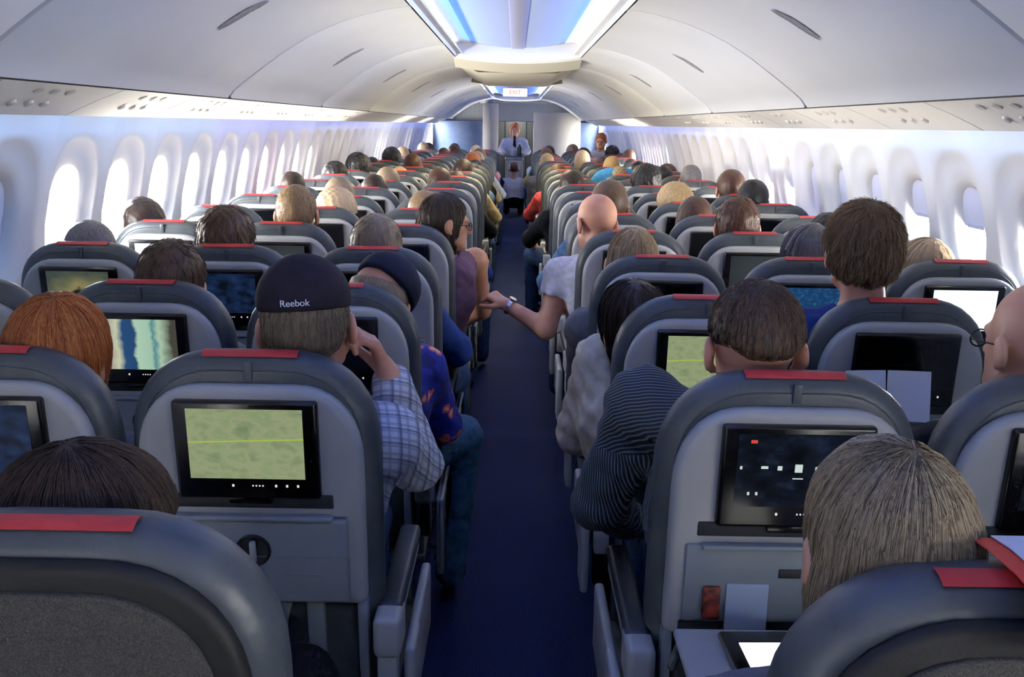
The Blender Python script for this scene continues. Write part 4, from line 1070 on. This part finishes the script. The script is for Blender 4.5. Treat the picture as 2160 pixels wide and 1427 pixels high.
# ------------------------------------------------------------------ rows further forward: shared figures
def far_proto(style, arms=None, hy=-0.08, yaw=0):
    root = empty('person', (0, 0, 0)); J = joints(0, 1.25, hy, yaw)
    for k, v in (arms or {}).items(): J[k] = np.array(v, float)
    build_person(dict(J=J, root=root, skin=SKIN['fair'], top=CL['grey'], pants=CL['jeans'], hair=HAIR['brown'], style=style, h=0.018, hf=0.010, hh=0.009, face=False))
    return root
RO = dict(er=(0.29, 0.10, 0.72), wr=(0.27, 0.34, 0.66), knr=(0.24, 0.43, 0.56), anr=(0.24, 0.40, 0.10), toer=(0.24, 0.55, 0.04))
LO = {k[:-1]+'l': (-v[0], v[1], v[2]) for k, v in RO.items()}
protos = {st: far_proto(st) for st in ('short', 'crop', 'bob', 'curly', 'long')}
protos['bald'] = far_proto('bald')
protos['shortL'] = far_proto('short', RO); protos['shortR'] = far_proto('short', LO); protos['bobL'] = far_proto('bob', RO)
used_p = set()
def far(s, n, c, X, zt, style, hair, top, skin_, label, rz=0.0):
    p = protos[style]
    if style in used_p: o = copy_tree(p)
    else: o = p; used_p.add(style)
    Yr = (YL if s == 'L' else YR) + ROW*n; k = zt/1.25
    o.location = (X, Yr+0.21, 0); o.scale = (k, k, k); o.rotation_euler = (0, 0, rz)
    for ch in o.children:
        b = ch.name.split('.')[0]; m = {'body': SKIN[skin_], 'hair': HAIR.get(hair), 'shirt': CL[top]}.get(b)
        if m: ch.material_slots[0].link = 'OBJECT'; ch.material_slots[0].material = m
    tag(o, label, 'person', 'seated passengers'); return o
FAR = [('L',5,1,-.904,1.222,'curly','pale','tan','fair'), ('L',5,0,-.469,1.228,'shortL','sandy','lightblue','fair'), ('L',7,2,-1.486,1.235,'short','darkbrown','red','tan'),
 ('L',6,1,-1.034,1.246,'short','greytan','grey','fair'), ('L',7,1,-.936,1.224,'bob','darkbrown','black','tan'), ('L',8,1,-.940,1.242,'bob','greytan','grey','fair'), ('L',9,2,-1.474,1.228,'curly','nearblack','navy','tan'),
 ('L',10,2,-1.426,1.278,'curly','nearblack','navy','brown'), ('L',12,2,-1.511,1.205,'short','nearblack','grey','tan'), ('L',13,2,-1.407,1.276,'curly','nearblack','grey','tan'),
 ('L',8,0,-.554,1.243,'short','auburn','grey','pink'), ('L',10,0,-.471,1.254,'shortL','darkbrown','tan','tan'), ('L',11,1,-1.006,1.273,'short','auburn','black','tan'), ('L',13,0,-.497,1.254,'bobL','ginger','tan','fair'), ('L',17,0,-.565,1.270,'crop','pale','white','fair'),
 ('R',5,0,.474,1.304,'shortR','brown','denim','tan'), ('R',6,1,.919,1.238,'curly','blonde','grey','fair'), ('R',5,1,.896,1.229,'bob','auburn','black','tan'), ('R',6,2,1.372,1.277,'short','nearblack','navy','tan'),
 ('R',7,2,1.396,1.299,'short','auburn','grey','pink'), ('R',9,2,1.414,1.272,'crop','grey','white','pink'), ('R',8,1,.941,1.281,'curly','nearblack','black','brown'), ('R',10,2,1.313,1.226,'short','nearblack','navy','tan'),
 ('R',8,0,.406,1.245,'shortR','darkbrown','black','tan'), ('R',11,0,.415,1.20,'shortR','brown','red','fair'), ('R',14,0,.382,1.239,'crop','blonde','grey','fair'), ('R',14,1,.80,1.278,'bob','pale','grey','fair'),
 ('L',6,0,-.47,1.17,'shortL','brown','blue','fair'), ('R',6,0,.49,1.17,'shortR','brown','lightblue','fair'), ('R',9,0,.48,1.18,'shortR','auburn','black','tan'), ('L',9,0,-.48,1.18,'shortL','darkbrown','black','fair')]
HN = dict(pale='pale blonde', sandy='sandy', darkbrown='dark brown', greytan='grey-brown', nearblack='black', thinbrown='brown', auburn='reddish-brown', ginger='ginger', brown='brown', blonde='blonde', grey='grey', ash='ash-blonde', greybrown='grey-brown')
SN = dict(short='short', crop='cropped', bob='bobbed', curly='full', long='long', shortL='short', shortR='short', bobL='bobbed')
taken = set((a[0], a[1], a[2]) for a in FAR)
for n in range(9, 21):
    for s in 'LR':
        for c in range(3):
            if (s, n, c) in taken: continue
            if random.random() < 0.30: continue
            hair = random.choice(['darkbrown', 'nearblack', 'brown', 'auburn', 'sandy', 'blonde', 'grey', 'pale', 'greytan', 'brown', 'darkbrown'])
            st = random.choice(['short', 'short', 'crop', 'bob', 'curly'])
            if c == 0 and st in ('short',): st = 'short' + s
            FAR.append((s, n, c, seat_x(s, c)+random.uniform(-.08, .08), random.uniform(1.17, 1.27), st, hair, random.choice(['grey', 'black', 'navy', 'tan', 'olive', 'white', 'red', 'denim', 'teal']), random.choice(['fair', 'tan', 'pink', 'fair'])))
for a in FAR:
    lab = 'person with %s %s hair in the %s row %s seat, %s' % (SN[a[5]], HN[a[6]], ORD[a[1]], COLN[a[2]], 'left' if a[0] == 'L' else 'right')
    far(*a, lab, rz=random.uniform(-.12, .12))
# one passenger holds up a sky blue hooded blanket in the eleventh row
rt = far('R', 10, 1, .905, 1.20, 'crop', 'brown', 'sky', 'fair', 'person wrapped in a sky blue blanket, eleventh row middle seat, right')
f = F(axis(-.30, .30, .012), axis(-.30, .20, .012), axis(.90, 1.40, .012))
f.ell((0, -.09, 1.15), (.23, .10, .11), None, .02); f.ell((0, -.08, 1.08), (.24, .11, .12), None, .05); mesh_field('blanket', f, CL['sky'], rt)
for k, p in protos.items():
    if k not in used_p:
        for ch in list(p.children): bpy.data.objects.remove(ch)
        bpy.data.objects.remove(p)

# ------------------------------------------------------------------ cabin crew and cart
def stand(name_label, x, y, rz, zt, hair, style, top, pants, skin_, wl, wr, el, er, crouch=False, k=1.0):
    root = empty('person', (x, y, 0), rz); tag(root, name_label, 'person')
    R = rot(0, -8, 0); H = np.array((0, .03, zt-.128)); N = H+np.array((0, -.03, -.15))
    if not crouch:
        J = dict(H=H, R=R, N=N, P=np.array((0, 0, .90)), Ch=np.array((0, 0, zt-.46)), kl=0)
        for q, s in (('l', -1), ('r', 1)):
            J['hip'+q] = np.array((s*.08, 0, .88)); J['kn'+q] = np.array((s*.085, .02, .48)); J['an'+q] = np.array((s*.085, -.01, .09)); J['toe'+q] = np.array((s*.09, .13, .035))
    else:
        J = dict(H=H, R=R, N=N, P=np.array((0, -.02, .30)), Ch=np.array((0, 0, .50)))
        for q, s in (('l', -1), ('r', 1)):
            J['hip'+q] = np.array((s*.085, .0, .29)); J['kn'+q] = np.array((s*.14, .36, .40)); J['an'+q] = np.array((s*.12, .06, .10)); J['toe'+q] = np.array((s*.13, .20, .04))
    for q, s in (('l', -1), ('r', 1)): J['s'+q] = N+np.array((s*.17, 0, -.08))
    J['el'], J['er'], J['wl'], J['wr'] = (np.array(v, float) for v in (el, er, wl, wr))
    J.pop('kl', None)
    f = F(axis(-.4, .4, .016, [(-.12, .12, .008)]), axis(-.35, .6, .016, [(-.1, .16, .008)]), axis(-.01, zt+.05, .016, [(zt-.3, zt+.05, .008)])); body(f, J, 0, 'all'); mesh_field('body', f, SKIN[skin_], root)
    f = F(axis(-.4, .4, .013), axis(-.35, .6, .013), axis(.1, zt, .013)); body(f, J, .012, 'top', amp=.003); f.cap(N+np.array((0, 0, -.015)), H, .066, .08, .006, 'sub'); f.plane_cut((0, 0, -1), -(J['P'][2]-.02), np.zeros(3), np.eye(3)); mesh_field('shirt', f, CL[top], root)
    f = F(axis(-.4, .4, .014), axis(-.35, .6, .014), axis(.0, J['P'][2]+.12, .014)); body(f, J, .012, 'legs', amp=.002); mesh_field('trousers', f, CL[pants], root)
    if style:
        f = hair_field(J, style, .008); V, Q = f.mesh(); link_mesh('hair', V, Q, HAIR[hair], root, True, tone=[.4]*len(V))
    for s in (-1, 1):
        g = G(); c = H + R@np.array((s*.030, .0765, -.009))
        g.loft([[tuple(c + np.array((.0115*math.sin(a)*math.cos(t), .0115*math.cos(a), .0115*math.sin(a)*math.sin(t)))) for t in [2*PI*i/8 for i in range(8)]] for a in (.05, .8, 1.6, 2.4, 3.1)]); g.build('eye', M['eye'], root)
    return root, J
ra, Ja = stand('cabin attendant in white shirt and dark scarf standing behind the cart', -.02, 18.75, PI, 1.60, 'ginger', 'bob', 'white', 'black', 'fair', (-.17, .30, 1.04), (.17, .30, 1.04), (-.25, .06, 1.08), (.25, .06, 1.08))
g = G(); n_ = Ja['N']
g.loft([[(w*u, .105+dy, z) for u in (-1, -.3, .3, 1)] + [(w*u, .118+dy, z) for u in (1, .3, -.3, -1)] for w, z, dy in ((.030, 1.36, -.02), (.016, 1.33, -.005), (.022, 1.26, 0), (.032, 1.16, 0), (.006, 1.12, 0))]); g.build('scarf', CL['black'], ra)
stand('person in white shirt and black trousers crouching in the aisle before the cart', -.02, 17.15, 0, .945, 'auburn', 'short', 'white', 'black', 'pink', (-.17, .38, .52), (.17, .38, .52), (-.22, .16, .50), (.22, .16, .50), crouch=True)
stand('person in grey-white shirt standing up by the right front windows', 1.30, 15.3, PI*.9, 1.47, 'ginger', 'crop', 'white', 'grey', 'pink', (-.17, .25, .95), (.17, .25, .95), (-.25, .06, .98), (.25, .06, .98))
r = empty('service_cart', (-.02, 18.05, 0)); tag(r, 'grey metal service cart in the aisle near the front bulkhead', 'cart')
g = G(); g.box(-.15, .15, -.35, .35, .10, 1.00, .012); g.box(-.155, .155, -.355, -.345, .55, .56, .002); g.build('cart_body', M['silver'], r)
g = G(); g.box(-.135, .135, -.362, -.348, .14, .94, .008); g.box(-.03, .03, -.375, -.36, .86, .88, .004); g.build('door', M['shell'], r)
g = G(); g.box(-.16, .16, -.36, .36, 1.00, 1.02, .006); g.box(-.16, -.15, -.36, .36, 1.0, 1.07, .003); g.box(.15, .16, -.36, .36, 1.0, 1.07, .003); g.build('top_tray', M['mid'], r)
g = G(); g.tube([(-.13, -.355, .98), (-.13, -.39, .98), (.13, -.39, .98), (.13, -.355, .98)], .010, 8); g.build('handle', M['chrome'], r)
for x in (-.12, .12):
    for y in (-.30, .30):
        g = G(); g.loft([[(x+dx, y+rr*math.cos(t), .05+rr*math.sin(t)) for t in [2*PI*i/16 for i in range(16)]] for dx, rr in ((-.014, .03), (-.012, .05), (.012, .05), (.014, .03))]); g.box(x-.01, x+.01, y-.01, y+.01, .05, .11); g.build('caster', M['rubber'], r)
def bottle(x, y, z, h, rr, m, label, cm=None):
    g = G(); n = 14
    g.loft([[(q*math.cos(t), q*math.sin(t), zz*h) for t in [2*PI*i/n for i in range(n)]] for q, zz in ((rr*.8, 0), (rr, .03), (rr, .60), (rr*.75, .72), (rr*.35, .82), (rr*.35, .95))]); o = g.build('bottle', m, None); o.location = (x, y, z)
    g = G(); g.loft([[(q*math.cos(t), q*math.sin(t), zz*h) for t in [2*PI*i/n for i in range(n)]] for q, zz in ((rr*.42, .93), (rr*.42, 1.0))]); g.build('cap', cm or M['paper'], o)
    tag(o, label, 'bottle'); return o
bottle(.07, 17.80, 1.02, .22, .042, mat('dark_bottle', (30, 40, 46), .2), 'dark bottle standing on the service cart top')
bottle(-.06, 17.85, 1.02, .17, .045, mat('white_carton', (210, 214, 214), .5), 'pale squat bottle standing on the service cart top')
def boxy(name, lo, hi, m, label, cat, b=.004):
    g = G(); c = [(a+b_)/2 for a, b_ in zip(lo, hi)]; h_ = [(b_-a)/2 for a, b_ in zip(lo, hi)]
    g.box(-h_[0], h_[0], -h_[1], h_[1], 0, 2*h_[2], b); o = g.build(name, m, None); o.location = (c[0], c[1], lo[2]); tag(o, label, cat); return o
boxy('drawer_box', (-.13, 17.95, 1.02), (.02, 18.15, 1.12), M['shell'], 'pale box on the service cart behind the bottles', 'box')

# ------------------------------------------------------------------ small things on the near seats
# right aisle seat of the second row: tray lowered, pocket showing
st_ = SEAT[('R', 1, 0)]
for ch in list(st_.children):
    if ch.name.startswith('tray_table'):
        for q in list(ch.children): bpy.data.objects.remove(q)
        bpy.data.objects.remove(ch)
g = G(); g.box(-.176, .176, -.038, -.026, .690, .846, .006); g.box(-.180, .180, -.034, -.020, .655, .690, .003, mi=1); g.box(-.150, .150, -.050, -.030, .838, .850, .005)
g.box(-.010, .030, -.0405, -.037, .782, .800, .002, mi=1)
g.warp(tilt).build('tray_recess', [M['tray'], M['dark']], st_)
g = G(); g.box(-.205, .205, -.400, -.125, .706, .724, .008, 3)
tt = g.build('tray_table', M['shell'], st_)
for x in (-.188, .188): 
    g = G(); g.tube([(x, -.04, .60), (x, -.12, .690), (x, -.20, .706)], .009, 8); g.build('tray_arm', M['tray'], tt)
X0, Yb = XA, YR+ROW
def seatpt(x, yf, z): p = tilt((x, yf, z)); return (X0+p[0], Yb+p[1], p[2])
p = seatpt(-.130, -.048, .690); o = boxy('snack_packet', (p[0]-.012, p[1]-.004, .700), (p[0]+.020, p[1]+.008, .765), mat('dark_red_foil', (150, 62, 48), .4, (50, 20, 24), (60, 60, 60)), 'small dark red packet tucked in the seat pocket', 'packet')
p = seatpt(-.06, -.046, .690); o = boxy('information_card', (p[0]-.040, p[1]-.003, .682), (p[0]+.035, p[1]+.002, .770), mat('pale_blue_card', (160, 174, 196), .6), 'pale blue card in the seat pocket beside the red packet', 'card', .001)
r = empty('tablet', (.430, 1.400, .727)); tag(r, 'tablet in a grey cover with a white lit screen on the tray', 'tablet'); r.rotation_euler = (.0, 0, .03)
g = G(); g.box(-.082, .082, -.118, .118, 0, .010, .004); g.build('cover', mat('taupe_cover', (96, 92, 82), .6), r)
g = G(); g.box(-.078, .078, -.114, .114, .009, .0125, .001); g.build('bezel', M['bezel'], r)
g = G(); g.box(-.056, .056, -.095, .075, .0122, .0135, 0); g.build('screen', emis('page_white', (255, 255, 250), 1.3), r)
# red-edged paper over the nearest right seat
r = empty('folded_paper', (.505, .845, 1.150)); tag(r, 'white paper with a red border folded over the nearest right headrest', 'paper')
g = G(); pr = [(-.07, -.045), (-.058, -.018), (-.045, .004), (-.025, .012), (0, .014), (.05, .014), (.09, .010)]
def sheet(x0, x1, off, m, nm):
    g = G(); a = [[(x, y*1.0, z+off) for y, z in pr] for x in (x0, x1)]; b = [[(x, y*1.0, z+off-.0012) for y, z in pr[::-1]] for x in (x0, x1)]
    g.loft([a[0]+b[0], a[1]+b[1]]); return g.build(nm, m, r, False)
sheet(-.045, .16, .001, M['redpaper'], 'red_sheet'); sheet(-.025, .16, .0035, M['paper'], 'white_sheet')
# newspaper pages by the right middle seat
r = empty('newspaper', (.915, 2.33, .865)); tag(r, 'bright white newspaper pages below the dark screen, right middle seat', 'newspaper')
for k, (x, rz) in enumerate(((-.052, .12), (.052, -.10))):
    g = G(); g.loft([[(x+u*.052, .012*math.cos(u*1.4)+k*.004, z) for u in np.linspace(-1, 1, 9)] + [(x+u*.052, .010*math.cos(u*1.4)+k*.004, z) for u in np.linspace(1, -1, 9)] for z in (0, .06, .125)]); o = g.build('page', M['paper'], r); o.rotation_euler = (-.2, 0, rz)
o = boxy('magazine', (.86, 1.555, .850), (1.08, 1.562, .896), mat('orange_magazine', (196, 96, 60), .5), 'orange magazine edge in the slot of the right middle seat', 'magazine', .001)
# wristwatch
rt, Jt = ROOTS[('R', 4, 0)]; w = Jt['wl']; d = (Jt['el']-w)/np.linalg.norm(Jt['el']-w); c = w+d*.012; u = np.cross(d, (0, 0, 1)); u /= np.linalg.norm(u); v = np.cross(d, u)
g = G(); g.loft([[tuple(c+d*dd+(u*math.cos(t)+v*math.sin(t))*rr) for t in [2*PI*i/20 for i in range(20)]] for dd, rr in ((-.008, .032), (-.008, .036), (.008, .036), (.008, .032))], 0, False, False)
ctr = c - v*.037 if v[2] < 0 else c + v*.037
g.loft([[tuple(ctr + (d*math.cos(t)+u*math.sin(t))*.017 + np.array((0, 0, h_))) for t in [2*PI*i/16 for i in range(16)]] for h_ in (-.004, .005)])
g.build('wristwatch', M['chrome'], rt)
